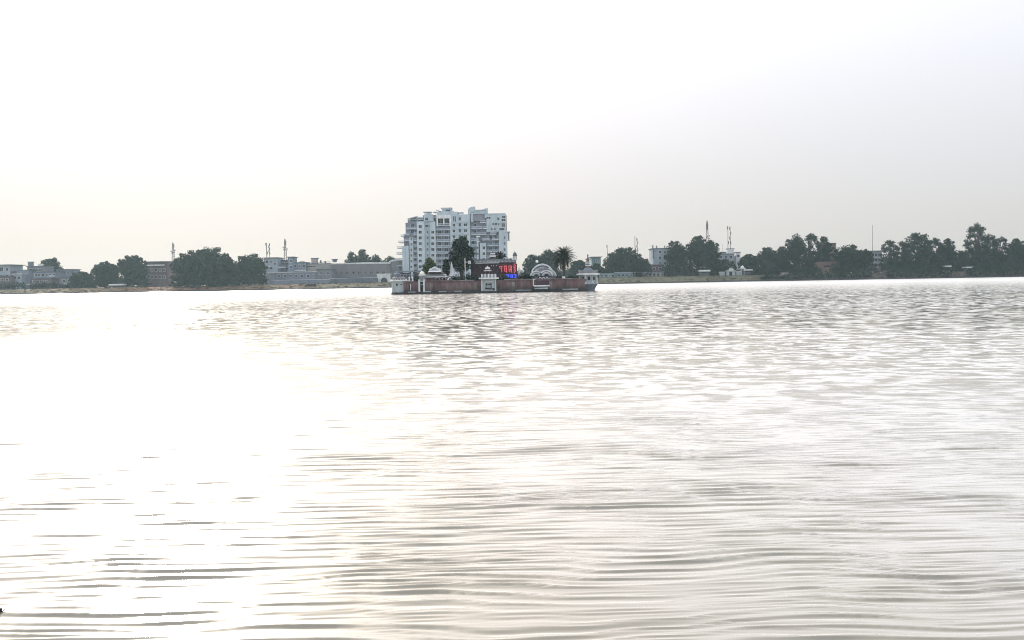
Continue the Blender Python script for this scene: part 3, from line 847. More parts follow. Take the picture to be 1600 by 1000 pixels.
    # big framed double opening under the centre crown
    part('crown_frame', 'white', [(682, 336, 684, 353.6, Y-0.2, 3), (692.4, 341.2, 694.2, 350.4, Y-0.2, 3), (702.2, 336, 704.6, 353.6, Y-0.2, 3), (684, 336, 702.2, 341.2, Y-0.2, 3)])
    window(688.2, 345.8, 8.0, 9.0, Yc-0.4, t, 'tower_slab', False); window(698.2, 345.8, 7.8, 9.0, Yc-0.4, t, 'tower_slab', False)
    bal(683.8, 702.4, 351.5, 'tower_slab', 0.4)
    part('crown', 'tower_white', [(682.4, 331, 715.6, 336, Y+0.2, 9)])
    part('crown', 'tower_white', [(690.6, 326, 695.8, 331, Y+0.6, 7), (703.2, 326, 704.8, 331, Y+0.6, 7), (695.8, 329.6, 703.2, 331, Y+0.6, 7), (695.8, 326, 703.2, 327.6, Y+0.6, 7)])
    part('crown_opening', 'dark', [(695.8, 327.6, 703.2, 329.6, Y+2.5, 0.4)])
    part('crown_roof', 'tower_slab', [(689, 324.3, 706, 325.9, Y, 8)])
    part('crown_wing', 'tower_slab', [], [([(681, 327.4), (690, 330), (690, 331), (681, 328.6)], Y+0.3, 7), ([(704.8, 328.4), (708.6, 329.4), (708.6, 331), (704.8, 331)], Y+0.6, 6)])
    part('roof_canopy', 'tower_slab', [(711.6, 331.6, 724, 332.6, Y, 6), (716.4, 332.6, 717.2, 335, Y+1, 0.6), (722.4, 332.6, 723.2, 335, Y+1, 0.6)])
    part('slot', 'glass', [(708.2, 338, 709.6, 346, Y-0.1, 0.08)])
    part('slot', 'glass', [(710.6, 338, 712, 346, Y-0.1, 0.08)])
    for q in (347, 356.4, 365.6): bal(705, 734, q, 'tower_white', -0.5, 0.8, 0.48)
    # butterfly crown of the other wing
    part('crown', 'tower_white', [(731.4, 332.6, 762, 334, Y+0.2, 9), (735, 328.8, 759.4, 332.6, Y+0.8, 7)], [])
    lpts = [(731.4, 332.6), (735, 332.6), (742.0, 329), (742.0, 322.6), (739, 322.8), (735.6, 323.6), (732.6, 325.2), (731.4, 327)]
    part('crown_wing', 'tower_white', [], [(lpts, Y+0.1, 8)])
    part('crown_wing', 'tower_white', [], [([(751.5, 328.4), (761.8, 328.4), (761.8, 325), (756.5, 326)], Y+0.1, 8), ([(759.4, 332.6), (761.8, 332.6), (761.8, 328.4), (759.4, 328.4)], Y+0.1, 8)])
    part('crown_roof', 'tower_slab', [(738.5, 327.6, 752.6, 328.8, Y+0.3, 8)])
    part('crown_panel', 'tower_grey', [(739.4, 334.4, 757.4, 345.2, Y+1.0, 2.2)])
    part('crown_frame', 'tower_white', [(735.6, 334, 739.4, 347, Y+0.3, 2.8)])
    part('crown_frame', 'tower_white', [(757.4, 334, 760, 341, Y+0.3, 2.8)])
    part('parapet', 'tower_slab', [(761.6, 333.2, 789.4, 334.2, Y+0.6, 12.6)])
    part('roof_post', 'rust', [(790.6, 336.4, 791.6, 362, Y+1.2, 0.6), (788.2, 337.4, 791.6, 338.4, Y+1.2, 0.6)])
    part('ledge', 'tower_slab', [(787, 361.6, 797.2, 363, Y-0.3, 6)])
    part('column_wall', 'tower_grey', [(793, 363, 796, 375, Y+0.8, 4)])
    part('ledge', 'tower_slab', [(792.8, 375, 796.4, 376, Y+0.4, 5)])
apartment_tower()

# ------------------------------------------------------------------ shore buildings
def block(label, cat, p0, p1, q0, Y, d, m, wins=(), roof='slate', name='house', base=None, bits=(), group='houses along the far shore', eave=0.6, frame='offwhite', wsize=(2.6, 2.8)):
    """plain rendered block: wall, roof slab, windows and small roof-top bits (px boxes: name, mat, p0, q0, p1, q1)"""
    qb = 452 - 0.0175*((p0+p1)/2)+1.0
    zb = GZ*lift(X((p0+p1)/2, Y))-0.4
    t = thing(name, label, cat, (X((p0+p1)/2, Y), Y, zb), group)
    qm = (p0+p1)/2
    mb = MB().box(X(p0, Y), X(p1, Y), Y, Y+d, zb, Z(qm, q0+1.0, Y))
    mb.build('wall', M[m], t)
    e = eave
    MB().box(X(p0, Y)-e, X(p1, Y)+e, Y-e, Y+d+e, Z(qm, q0+1.0, Y)+0.003, Z(qm, q0, Y)).build('roof', M[roof], t)
    for wv in wins:
        px, py = wv[:2]; ww, hh = wv[2:] if len(wv) > 2 else wsize
        window(px, py, ww, hh, Y, t, frame)
    for (n, mm, a, b, c, dd) in bits:
        MB().bpx(a, b, c, dd, Y+0.6 if not n.startswith('front') else Y-1.0, 3.0 if not n.startswith('front') else 0.99).build(n.replace('front_', ''), M[mm], t)
    return t

def grid(p0, p1, n, qs): return [(p0+(p1-p0)*i/(max(1, n-1)), q) for q in qs for i in range(n)]

block('pale blue flat-roofed house with wide dark roof slab at frame edge', 'house', -6, 16, 413.4, 530, 14, 'bluewhite',
      [(2, 421, 5, 5), (11, 421, 3, 3), (2, 431), (11, 431)], bits=[('annexe', 'mauve', 16.2, 424, 22, 440), ('front_balcony', 'bluewhite', -4, 428.6, 15, 430)], eave=1.6)
block('low mauve house in front of the pale blue house', 'house', -4, 17, 431, 516, 10, 'mauve', [(3, 437, 3, 2.4), (11, 437, 3, 2.4)])
block('small white-fronted house in the dip beside the pale blue house', 'house', 20, 34, 427.6, 520, 10, 'bluewhite', [(24, 434), (30, 434)], 'white')
block('stepped blue grey house with a small square stair head', 'house', 30, 46, 421.4, 526, 12, 'bluegrey', [(34, 429), (40, 429), (34, 438), (40, 438)])
block('taller grey house with roof stair cabin and water tank', 'house', 43, 66, 415.6, 534, 14, 'grey',
      grid(48, 62, 4, (422, 431)), bits=[('stair_cabin', 'grey', 43.4, 409.6, 48.6, 415.6), ('cabin_roof', 'slate', 42.6, 408.8, 50.4, 409.6), ('water_tank', 'white', 59, 412.4, 63, 415.6)])
block('wide blue grey house with a row of small white windows', 'house', 52, 88, 424.4, 522, 12, 'bluegrey', grid(56, 84, 6, (430,)) + grid(56, 84, 4, (438,)),
      bits=[('front_awning', 'white', 76, 430.4, 84, 432)])
block('low mauve house with three arched doorways on the bank', 'house', 46, 80, 434, 513, 9, 'mauve', grid(53, 73, 4, (440,)), 'bluegrey', bits=[('front_awning', 'white', 40.5, 443.4, 47, 445)])
block('sloping-row blue grey house next to the low spreading tree', 'house', 88, 110, 420.6, 532, 12, 'bluegrey', grid(92, 106, 3, (427, 436)))
block('small grey house with white awning nearest the low spreading tree', 'house', 95, 113, 433, 514, 9, 'grey', [(100, 439), (108, 439)], bits=[('front_awning', 'white', 99, 443, 110, 444.2)])
block('mauve two-storey building with long white double parapet', 'building', 226, 262, 408.4, 540, 18, 'mauve', grid(231, 257, 5, (422, 433)), 'slate',
      bits=[('front_parapet', 'white', 228, 413.4, 256.4, 415.4)], eave=1.2)
block('pale blue plastered block carrying twin roof masts', 'building', 413, 434, 402.2, 530, 14, 'bluewhite', [(417, 409), (424, 409), (430, 412), (417, 419), (424, 419)],
      bits=[('front_balcony', 'white', 415, 415.6, 422, 417), ('front_balcony', 'white', 434.2, 416.8, 446, 418), ('front_balcony', 'white', 418, 425.6, 432, 427)])
block('blue grey block standing behind the pale twin-mast block', 'building', 432, 452, 406, 538, 14, 'bluegrey', grid(437, 449, 3, (412, 420)))
block('narrow taller block with overhanging dark cap slab', 'building', 450.4, 458.4, 401, 528, 10, 'bluegrey', [(454.4, 408), (454.4, 417)], eave=0.8)
block('long low bluish block joining the beige building', 'building', 452, 478, 409.8, 532, 12, 'bluegrey', grid(461, 475, 3, (415.5,)), bits=[('front_balcony', 'white', 452, 421.6, 478, 423), ('stair_cabin', 'beige', 468, 408.2, 474.4, 409.8)])
block('beige building with a strip of four dark windows and roof cabin', 'building', 469, 517, 411.6, 536, 16, 'beige', [(473, 416.4, 5, 1.7), (479, 416.4, 5, 1.7), (485, 416.4, 5, 1.7), (491, 416.2, 4, 1.7)],
      bits=[('roof_cabin', 'beige', 486.4, 404.4, 495.2, 411.6), ('cabin_roof', 'slate', 485.4, 403, 496.6, 404.4), ('railing', 'slate', 497, 409, 516, 409.8), ('railing_post', 'slate', 500, 406.6, 500.8, 411), ('railing_post', 'slate', 507, 408, 508, 411),
            ('water_tank', 'slate', 518, 404.6, 526.6, 406.6), ('tank_stand', 'slate', 519.6, 406.6, 525, 409.6)], eave=0.3)
block('dark low shed with curved roof leaning on the beige building', 'shed', 495, 518, 420.4, 518, 12, 'grey', [(501, 427), (512, 427)], name='shed')
block('long white-lined lower block in front of the mast block', 'building', 428, 496, 424.6, 520, 10, 'bluegrey', grid(436, 490, 7, (431,)), 'white', eave=0.4)
# the long grey hall
def hall():
    Y = 530
    t = thing('hall', 'long grey hall with pale roof edge standing beside the white tower', 'hall', (X(570, Y), Y, GZ*0.85))
    MB().box(X(517.6, Y), X(609, Y), Y, Y+40, GZ-1.2, Z(565, 412, Y)).build('wall', M['hall'], t)
    MB().box(X(609.05, Y), X(624, Y), Y+2, Y+40, GZ-1.2, Z(615, 407, Y)).build('wall', M['hall'], t)
    MB().ppx([(516.6, 413), (610, 412), (610, 409.6), (574, 409.6), (516.6, 411.8)], Y-0.5, 41).build('roof', M['offwhite'], t)
    MB().ppx([(608, 409.4), (624.6, 407.2), (624.6, 405.2), (613, 405.6), (608, 408)], Y+1.5, 39).build('roof', M['offwhite'], t)
    for i in range(24):
        p = 520+i*3.75
        MB().bpx(p, 413.2, p+0.55, 431.5, Y-0.25, 0.25).build('wall_rib', M['hall'], t)
    MB().bpx(518, 431.6, 608, 432.6, Y-0.8, 0.8).build('plinth', M['bluegrey'], t)
    for p, q in ((545, 417), (614, 415)): window(p, q, 1.6, 1.6, Y if p < 600 else Y+2, t, 'white', False)
    for i in range(9): window(524+i*9.4, 426, 2.6, 2.4, Y, t, 'hall', False)
hall()
def boundary_wall(p0, p1, q0, label, m, Y=501, n=18):
    t = thing('boundary_wall', label, 'wall', (X((p0+p1)/2, Y), Y, GZ-0.4), 'boundary walls along the bank')
    zt = Z((p0+p1)/2, q0, Y)
    x0, x1 = X(p0, Y), X(p1, Y)
    MB().box(x0, x1, Y, Y+0.35, GZ-1.3, zt).build('wall_panel', M[m], t)
    MB().box(x0-0.1, x1+0.1, Y-0.12, Y+0.5, zt+0.003, zt+0.22).build('coping', M['offwhite'], t)
    for i in range(n+1):
        xx = x0+(x1-x0)*i/n
        MB().box(xx-0.22, xx+0.22, Y-0.2, Y-0.003, GZ-1.3, zt).build('pier', M[m], t)
boundary_wall(424, 515, 437.5, 'dark bluish boundary wall below the white-lined lower block', 'bluegrey', 503, 16)
boundary_wall(515, 590, 434.6, 'dark teal boundary wall running below the long grey hall', 'slate', 504, 14)

def gateway():
    Y = 506
    t = thing('gateway', 'white arched gateway on the bank between the grey hall and island', 'gate', (X(599, Y), Y, GZ-0.2))
    pts = [(589.5, 441.5), (589.5, 429.6), (609.5, 429.2), (609.5, 441), (605.4, 441)]
    arc = [(600+5.4*math.cos(a), 439-5.4*math.sin(a)) for a in [math.pi*k/10 for k in range(11)]]
    MB().ppx(pts+arc+[(594.6, 441.4)], Y, 2.2).build('arch', M['offwhite'], t)
    MB().bpx(588.5, 427.6, 610.5, 429.1, Y-0.5, 3.2).build('cornice', M['white'], t)
    MB().bpx(595, 434.6, 605, 441.4, Y+2.4, 0.2).build('gate_leaf', M['slate'], t)
gateway()

def shelter(p0, p1, q0, q1, Y, label, m='white', legs=4, name='shelter', group='open shelters on the bank'):
    t = thing(name, label, 'shelter', (X((p0+p1)/2, Y), Y, GZ-0.4), group)
    MB().bpx(p0, q0, p1, q1, Y-1, 5).build('roof', M[m], t)
    zt = Z((p0+p1)/2, q1, Y-1)
    for i in range(legs):
        xx = X(p0+1+(p1-p0-2)*i/(legs-1), Y)
        MB().tube([(xx, Y+0.5, GZ-1.6), (xx, Y+0.5, zt-0.003)], 0.12, 6).build('post', M['steel'], t)
    MB().box(X(p0+1, Y), X(p1-1, Y), Y+3.2, Y+3.4, GZ-1.6, zt-0.6).build('back_wall', M['grey'], t)
shelter(169.6, 192, 443.6, 446, 502, 'white roofed open shelter on the bank before the bushy tree')
shelter(269.6, 278.4, 440, 442.4, 500, 'tiny white roofed shelter at the foot of the domed tree mass', legs=2)
shelter(1093, 1110, 421.6, 424.2, 502, 'white roofed shelter on the bank below the tall dark tree')
shelter(1509, 1522, 416.6, 418.8, 500, 'tilted white roofed shelter under the twin-tipped tallest tree', legs=2)
shelter(1477, 1487, 415, 417, 500, 'small white roofed shed among the dark bushes', legs=2)

# right-hand shore
block('small flat-roofed block standing between hazy trees', 'building', 925, 939, 401, 560, 12, 'teal', [(929, 408, 2, 2.4), (935, 408, 2, 2.4)], eave=1.0)
block('faded teal shed on the bank beside the corner pavilion', 'shed', 936, 962, 427, 508, 9, 'teal', grid(941, 958, 4, (431,)), 'teal', name='shed', wsize=(2.4, 2.2))
block('longer faded teal shed with pale curved roof on the bank', 'shed', 962, 998, 425, 509, 9, 'teal', grid(967, 993, 5, (430,)), 'bluewhite', name='shed', wsize=(2.4, 2.2))
block('mauve house with white roof line beside the teal sheds', 'house', 1008, 1036, 412.4, 514, 12, 'mauve', grid(1013, 1031, 3, (420,)), 'bluewhite')
block('low brick-coloured row house with arches on the bank', 'house', 1004, 1038, 425, 508, 6, 'brick', grid(1009, 1034, 5, (429,)), 'bluegrey', wsize=(3, 3.2))
block('grey four-storey block with small paired windows beside rounded tree', 'building', 1020.4, 1048, 387.6, 520, 14, 'bluewhite',
      [(1031, 393.5), (1039, 393.5), (1031, 402.6), (1039, 402.6), (1031, 410.6), (1039, 411)],
      bits=[('parapet_post', 'slate', 1019.8, 383, 1021, 387.6), ('parapet_post', 'slate', 1026, 383.6, 1027, 387.6), ('parapet_post', 'slate', 1038.6, 383.6, 1039.6, 387.6), ('front_pillar', 'slate', 1020, 388.6, 1022, 404)])
block('white block with roof cabin under the slim tall mast', 'building', 1120, 1147, 396.4, 522, 12, 'bluewhite', grid(1126, 1142, 3, (401.6,)),
      bits=[('roof_cabin', 'white', 1136.6, 389.4, 1146.6, 396.4), ('cabin_roof', 'slate', 1135.8, 388.2, 1148, 389.4), ('roof_tank', 'slate', 1129, 393.4, 1135, 396)])
block('thin white side house next to the white cabin block', 'house', 1150, 1157, 393.6, 524, 10, 'white', [(1153.5, 400)], eave=0.3)
block('brown brick block rising between two dense trees', 'building', 1290, 1306, 379.6, 516, 14, 'brick', [(1296, 388), (1302, 388), (1296, 398), (1302, 398), (1296, 408), (1302, 408)], 'brick', eave=0.3, frame='brick')
block('low brown brick annexe in the wood below the brick block', 'building', 1276, 1312, 408.6, 504, 6, 'brick', [(1292, 416, 8, 1.6)], 'mauve', eave=0.3, frame='brick')
block('pale blue block with stacked balconies below the needle mast', 'building', 1360, 1378, 391.6, 520, 12, 'bluewhite', grid(1364, 1374, 3, (398, 406, 414)),
      bits=[('front_balcony', 'white', 1361, 402, 1377, 403.2), ('front_balcony', 'white', 1361, 410, 1377, 411.2), ('front_balcony', 'white', 1361, 418, 1377, 419.2)])
block('low brown hut on the bare bank below the pale blue block', 'hut', 1370, 1388, 423, 500, 5, 'mauve', [(1376, 427, 2, 1.6)], 'brick', name='hut', group=None)
block('low pale earthen hut at the bank by the dark bush', 'hut', 1222, 1234, 425, 499, 4, 'beige', [(1226, 430, 2, 2)], 'mauve', name='hut', group=None)

def domed_shrine(px, q_base, hw, q_top, Y, label, arms=0):
    s = Y/F_PX
    x = X(px, Y); zb = GZ-0.4; zt = Z(px, q_top, Y)
    t = thing('domed_shrine', label, 'shrine', (x, Y, zb), 'small shrines on the bank')
    r = hw*s
    zc = zb+(zt-zb)*0.52
    MB().box(x-r, x+r, Y-r, Y+r, zb, zc).build('wall', M['stone'], t)
    MB().box(x-r*1.25, x+r*1.25, Y-r*1.25, Y+r*1.25, zc+0.003, zc+0.35).build('eave', M['white'], t)
    MB().lathe([(r*0.92, 0.36), (r*0.95, 0.36+r*0.35), (r*0.7, 0.36+r*0.8), (r*0.25, 0.36+r*1.08), (0.05, 0.36+r*1.3)], (x, Y, zc), 16).build('dome', M['white'], t, smooth=True)
    MB().box(x-r*0.35, x+r*0.35, Y-r-0.06, Y-r-0.003, zb+0.4, zc-0.4).build('doorway', M['dark'], t)
    if arms:
        for sg in (-1, 1):
            MB().box(min(x+sg*r*1.3, x+sg*(r+arms*s)), max(x+sg*r*1.3, x+sg*(r+arms*s)), Y-r*0.6, Y+r*0.6, zb, zc-0.6).build('side_wing', M['stone'], t)
            MB().box(min(x+sg*r*1.3, x+sg*(r+arms*s+0.5)), max(x+sg*r*1.3, x+sg*(r+arms*s+0.5)), Y-r*0.8, Y+r*0.8, zc-0.597, zc-0.2).build('wing_roof', M['white'], t)
domed_shrine(1140, 431, 6.5, 417, 506, 'small white domed shrine with low side wings on the bank', 10)
domed_shrine(1160, 431, 3.2, 409.4, 505, 'slender domed kiosk on the bank next to the winged shrine')
shelter(1163, 1176, 420.8, 422.6, 503, 'red-walled stall with white roof beside the slender kiosk', legs=3)

# ------------------------------------------------------------------ masts
def lattice_mast(px, q0, q1, Y, label, w0=1.6, drums=6, name='telecom_tower'):
    x0, zt = XZ(px, q0, Y); zb = Z(px, q1, Y)
    x = X(px, Y, (q0+q1)/2)
    t = thing(name, label, 'telecom tower', (x, Y, zb), 'masts on the skyline')
    H = zt-zb; wt = w0*0.3
    corners = [(-1,-1), (1,-1), (1,1), (-1,1)]
    def at(c, f): 
        h = (w0*(1-f)+wt*f)/2
        return (x+c[0]*h, Y+c[1]*h, zb+H*f)
    lg = MB()
    for c in corners: lg.tube([at(c, 0), at(c, 1)], 0.09, 5)
    lg.build('leg_frame', M['rust'], t)
    br = MB(); n = 8
    for i in range(n):
        for k in range(4):
            a, b = corners[k], corners[(k+1) % 4]
            br.tube([at(a, i/n), at(b, (i+1)/n)], 0.06, 4); br.tube([at(a, (i+1)/n), at(b, (i+1)/n)], 0.06, 4)
    br.build('bracing', M['rust'], t)
    rnd = random.Random(int(px))
    for i in range(drums):
        an = 2*math.pi*i/drums
        f = 0.42+0.2*rnd.random() if drums > 4 else 0.6
        c = (x+math.cos(an)*(w0*0.75), Y+math.sin(an)*(w0*0.75), zb+H*f)
        MB().tube([(c[0], c[1]-0.3, c[2]), (c[0], c[1]+0.3, c[2])], 0.4, 10).build('dish', M['steel'], t)
    for i in range(3):
        an = 2*math.pi*i/3+0.4
        MB().box(x+math.cos(an)*0.7-0.15, x+math.cos(an)*0.7+0.15, Y+math.sin(an)*0.7-0.1, Y+math.sin(an)*0.7+0.1, zb+H*0.74, zb+H*0.92).build('antenna', M['steel'], t)
    MB().tube([(x, Y, zt-0.1), (x, Y, zt+1.0)], 0.06, 5).build('spike', M['steel'], t)
lattice_mast(270.5, 379.6, 408, 560, 'short lattice mast crowded with dishes beside the domed tree mass', 1.7, 5)
lattice_mast(445.6, 374, 406, 545, 'lattice telecom tower with wide head behind the twin roof masts', 1.8, 5)
lattice_mast(1105, 345, 400, 560, 'tall telecom tower with ring of drums above the tallest dark tree', 2.2, 8)
def pole_mast(px, q0, q1, Y, label, r=0.24, ants=3):
    x, zt = XZ(px, q0, Y); x = X(px, Y, (q0+q1)/2); zb = Z(px, q1, Y)
    t = thing('antenna_mast', label, 'mast', (x, Y, zb), 'masts on the skyline')
    MB().tube([(x, Y, zb), (x, Y, zt)], [r, r*0.8], 6).build('pole', M['steel'], t)
    H = zt-zb
    for i in range(ants):
        f = 0.3+0.62*i/max(1, ants-1)
        sx = (-1)**i*(r+0.22)
        MB().box(x+sx-0.16, x+sx+0.16, Y-0.18, Y+0.12, zb+H*f-1.0, zb+H*f+0.9).build('antenna', M['steel'], t)
        MB().box(min(x, x+sx), max(x, x+sx), Y-0.05, Y+0.05, zb+H*f-0.06, zb+H*f+0.06).build('bracket', M['steel'], t)
pole_mast(416.6, 379.6, 402, 534, 'plain thicker pole of the twin roof masts on the pale block', 0.26, 2)
pole_mast(420.8, 380.6, 402, 534, 'antenna-studded pole of the twin roof masts on the pale block', 0.14, 5)
pole_mast(949, 383, 404, 540, 'short lone mast beside the evenly domed tree', 0.16, 2)
pole_mast(992.2, 368.6, 398, 540, 'taller pole of the close-set pair beyond the domed tree', 0.24, 1)
pole_mast(995.8, 372, 398, 540, 'shorter antenna-studded pole of the close-set pair beyond the domed tree', 0.15, 4)
pole_mast(1137.4, 353, 390, 526, 'slim tall mast standing on the white cabin block', 0.2, 2)
pole_mast(1141, 354, 390, 526, 'antenna-laden mast beside the slim one on the white cabin block', 0.2, 4)
pole_mast(1128.6, 381, 394, 526, 'short whip aerial on the white cabin block', 0.08, 0)
pole_mast(1363.6, 351, 394, 526, 'needle-thin tall mast over the pale blue block', 0.16, 0)
pole_mast(1199.8, 406, 432, 503, 'pale leaning pole at the foot of the ragged tree', 0.16, 0)

# ------------------------------------------------------------------ the island
YI = 205.0
SI = YI/F_PX
PZ = 2.7      # island ground level
def XI(p): return X(p, YI, 445)
XL, XR = XI(620), XI(916)
YB = YI+44

def island():
    mb = MB().box(XL+0.7, XR-0.7, YI+0.7, YB-0.7, -0.5, PZ)
    structure(mb.build('island_ground', M['mauve']))
    t = thing('island_wall', 'long maroon stone wall ringing the island above the water', 'wall', ((XL+XR)/2, YI, 0))
    zt = 3.2
    MB().box(XL, XR, YI+0.25, YI+0.7, 0.45, zt).build('wall', M['maroon'], t)
    MB().box(XL, XL+0.7, YI+0.703, YB, 0.45, zt).build('wall', M['maroon'], t)
    MB().box(XR-0.7, XR, YI+0.703, YB, 0.45, zt).build('wall', M['maroon'], t)
    MB().box(XL+0.703, XR-0.703, YB-0.7, YB, 0.45, zt).build('wall', M['maroon'], t)
    MB().box(XL-0.5, XR+0.5, YI-0.45, YB+0.5, -0.6, 0.447).build('plinth', M['wet'], t)
    # panels between pilasters
    rnd = random.Random(4)
    n = 46
    gaps = [(653, 664), (751, 776)]
    for i in range(n):
        p0 = 636+(904-636)*i/n; p1 = 636+(904-636)*(i+1)/n
        if any(a-1 < p1 and p0 < b+1 for a, b in gaps): continue
        mm = rnd.choice(['maroon', 'maroon', 'maroon2', 'redstone', 'greystone']) if not 680 < p0 < 735 else rnd.choice(['maroon2', 'maroon2', 'maroon'])
        h = rnd.uniform(-0.12, 0.08)
        MB().box(XI(p0)+0.07, XI(p1)-0.07, YI+0.12+rnd.uniform(-0.04, 0.03), YI+0.25, 0.75, zt-0.45+h).build('wall_panel', M[mm], t)
        MB().box(XI(p0)-0.068, XI(p0)+0.068, YI+0.02, YI+0.25, 0.45, zt-0.2).build('pilaster', M[rnd.choice(['maroon', 'maroon2', 'redstone'])], t)
    for i in range(23):
        a = 636+(904-636)*i/23; b = a+(904-636)/23
        if any(g0-1 < b and a < g1+1 for g0, g1 in gaps): continue
        MB().box(XI(a)+0.02, XI(b)-0.02, YI-0.05, YI+0.8, zt+0.003, zt+0.16+rnd.uniform(0, 0.05)).build('coping_stone', M[rnd.choice(['maroon2', 'maroon2', 'roofgrey'])], t)
    for i in range(22):
        a = 637+(903-637)*i/22; b = a+(903-637)/22
        MB().box(XI(a)+0.02, XI(b)-0.02, YI-0.28, YI+0.1, 0.45, 0.62+rnd.uniform(0, 0.1)).build('footing_stone', M[rnd.choice(['maroon2', 'stone', 'wet'])], t)
    # darker niche beside the corner turret
    MB().box(XI(639.4), XI(641), YI-0.02, YI+0.1, 1.0, 2.5).build('niche', M['dark'], t)
    MB().box(XI(641.05), XI(642), YI-0.04, YI+0.1, 0.95, 2.6).build('niche_jamb', M['white'], t)
island()

def corner_turret():
    x = XI(622); Yc = YI+1.6
    t = thing('corner_turret', 'round blue grey corner turret with white eave and two dark portholes', 'turret', (x, Yc, 0))
    r = 11.6*SI
    MB().lathe([(r*0.97, 0.5), (r, 0.9), (r, 3.3)], (x, Yc, 0), 24).build('wall', M['stone'], t, smooth=False)
    MB().lathe([(r*1.06, -0.6), (r*1.1, 0.1), (r*1.04, 0.497)], (x, Yc, 0), 24).build('base', M['wet'], t)
    MB().lathe([(r*1.0, 3.303), (r*1.24, 3.34), (r*1.26, 3.56), (r*1.02, 3.68)], (x, Yc, 0), 24).build('eave', M['white'], t)
    MB().lathe([(r*0.95, 3.683), (r*0.95, 4.2), (r*0.6, 4.5)], (x, Yc, 0), 24).build('roof', M['roofgrey'], t)
    for an, rr in ((-98, 0.34), (-66, 0.26)):
        c = Vector((math.cos(R(an)), math.sin(R(an)), 0))
        p = Vector((x, Yc, 2.5))+c*r
        MB().tube([p-c*0.1, p+c*0.05], rr, 12).build('porthole', M['dark'], t)
        ring = MB()
        ax = c.cross(Vector((0, 0, 1)))
        pts = [p+c*0.05+(ax*math.cos(a)+Vector((0, 0, 1))*math.sin(a))*(rr*1.12) for a in [2*math.pi*k/14 for k in range(15)]]
        ring.tube(pts, 0.06, 5).build('porthole_rim', M['white'], t)
    # small roof lantern with a finial
    MB().lathe([(0.75, 4.503), (0.75, 5.0), (0.95, 5.05), (0.95, 5.2), (0.3, 5.55), (0.06, 6.0)], (x-0.4, Yc, 0), 10).build('lantern', M['bluegrey'], t)
    for k in range(9):
        an = R(-165+k*19)
        MB().lathe([(0.1, 3.66), (0.12, 3.9), (0.03, 4.02)], (x+math.cos(an)*r*1.1, Yc+math.sin(an)*r*1.1, 0), 6).build('merlon', M['offwhite'], t)
corner_turret()

def metal_canopy():
    Y = YI+5
    t = thing('metal_canopy', 'flat bluish metal canopy on thin posts behind the corner turret', 'canopy', (X(638, Y), Y, PZ))
    MB().bpx(619.5, 423, 656.5, 425, Y, 4).build('roof', M['bluegrey'], t)
    zt = Z(638, 425, Y)
    for p in (621, 629, 641, 646.6, 655.5):
        MB().tube([(X(p, Y), Y+0.4, PZ), (X(p, Y), Y+0.4, zt-0.003)], 0.12 if p != 646.6 else 0.22, 8).build('post', M['slate'], t)
    MB().bpx(620, 426.5, 640, 436, Y+3, 0.3).build('back_wall', M['grey'], t)
    MB().bpx(648, 426, 656, 436, Y+3, 0.3).build('back_wall', M['bluewhite'], t)
    for i in range(6):
        MB().bpx(621+i*4.6, 429.4, 621.5+i*4.6, 434, Y+0.2, 0.1).build('railing_bar', M['stone'], t)
    MB().bpx(619.5, 428.9, 646, 429.4, Y+0.2, 0.12).build('railing', M['stone'], t)
metal_canopy()
for px, lab in ((639.4, 'short white bollard nearer the corner turret'), (644.4, 'short white bollard nearer the gate piers')):
    Y = YI+1.0
    x = X(px, Y); z0 = 3.25
    t = thing('bollard', lab, 'bollard', (x, Y, PZ), 'white bollards on the wall')
    MB().lathe([(0.26, PZ-z0), (0.28, 0.2), (0.18, 0.3), (0.2, 0.75)], (x, Y, z0), 10).build('shaft', M['white'], t)
    MB().lathe([(0.12, 0.753), (0.24, 0.9), (0.18, 1.1), (0.02, 1.25)], (x, Y, z0), 10).build('knob', M['white'], t)

def gate_piers():
    Y = YI-0.5
    t = thing('water_gate', 'narrow water gate between two white piers under a small sunlit-toned top', 'gate', (X(658.6, Y), Y, 0))
    for p in (655, 662.4):
        MB().bpx(p-1.3, 438.2, p+1.3, 456, Y, 1.6).build('pier', M['offwhite'], t)
        MB().bpx(p-1.8, 436.8, p+1.8, 438.15, Y-0.15, 1.9).build('pier_cap', M['offwhite'], t)
    MB().bpx(656.4, 440.5, 661, 456.4, Y+0.5, 0.25).build('door', M['dark'], t)
    MB().bpx(656.4, 438.2, 661, 440.4, Y+0.2, 0.6).build('lintel', M['stone'], t)
    MB().bpx(654.8, 430.6, 663, 436.75, Y+0.1, 1.6).build('attic', M['roofgrey'], t)
    MB().bpx(654, 428.6, 664, 430.55, Y-0.2, 2.1).build('roof', M['white'], t)
    x, z = XZ(659.2, 428.5, Y+0.8)
    MB().lathe([(0.55, 0), (0.62, 0.25), (0.42, 0.55), (0.05, 0.8)], (x, Y+0.8, z), 12).build('finial', M['yellow'], t, smooth=True)  # bright cream puts the sunlight on the gate top into its colour
    MB().bpx(656.6, 444, 660.8, 444.8, Y+0.4, 0.1).build('door_bar', M['stone'], t)
gate_piers()

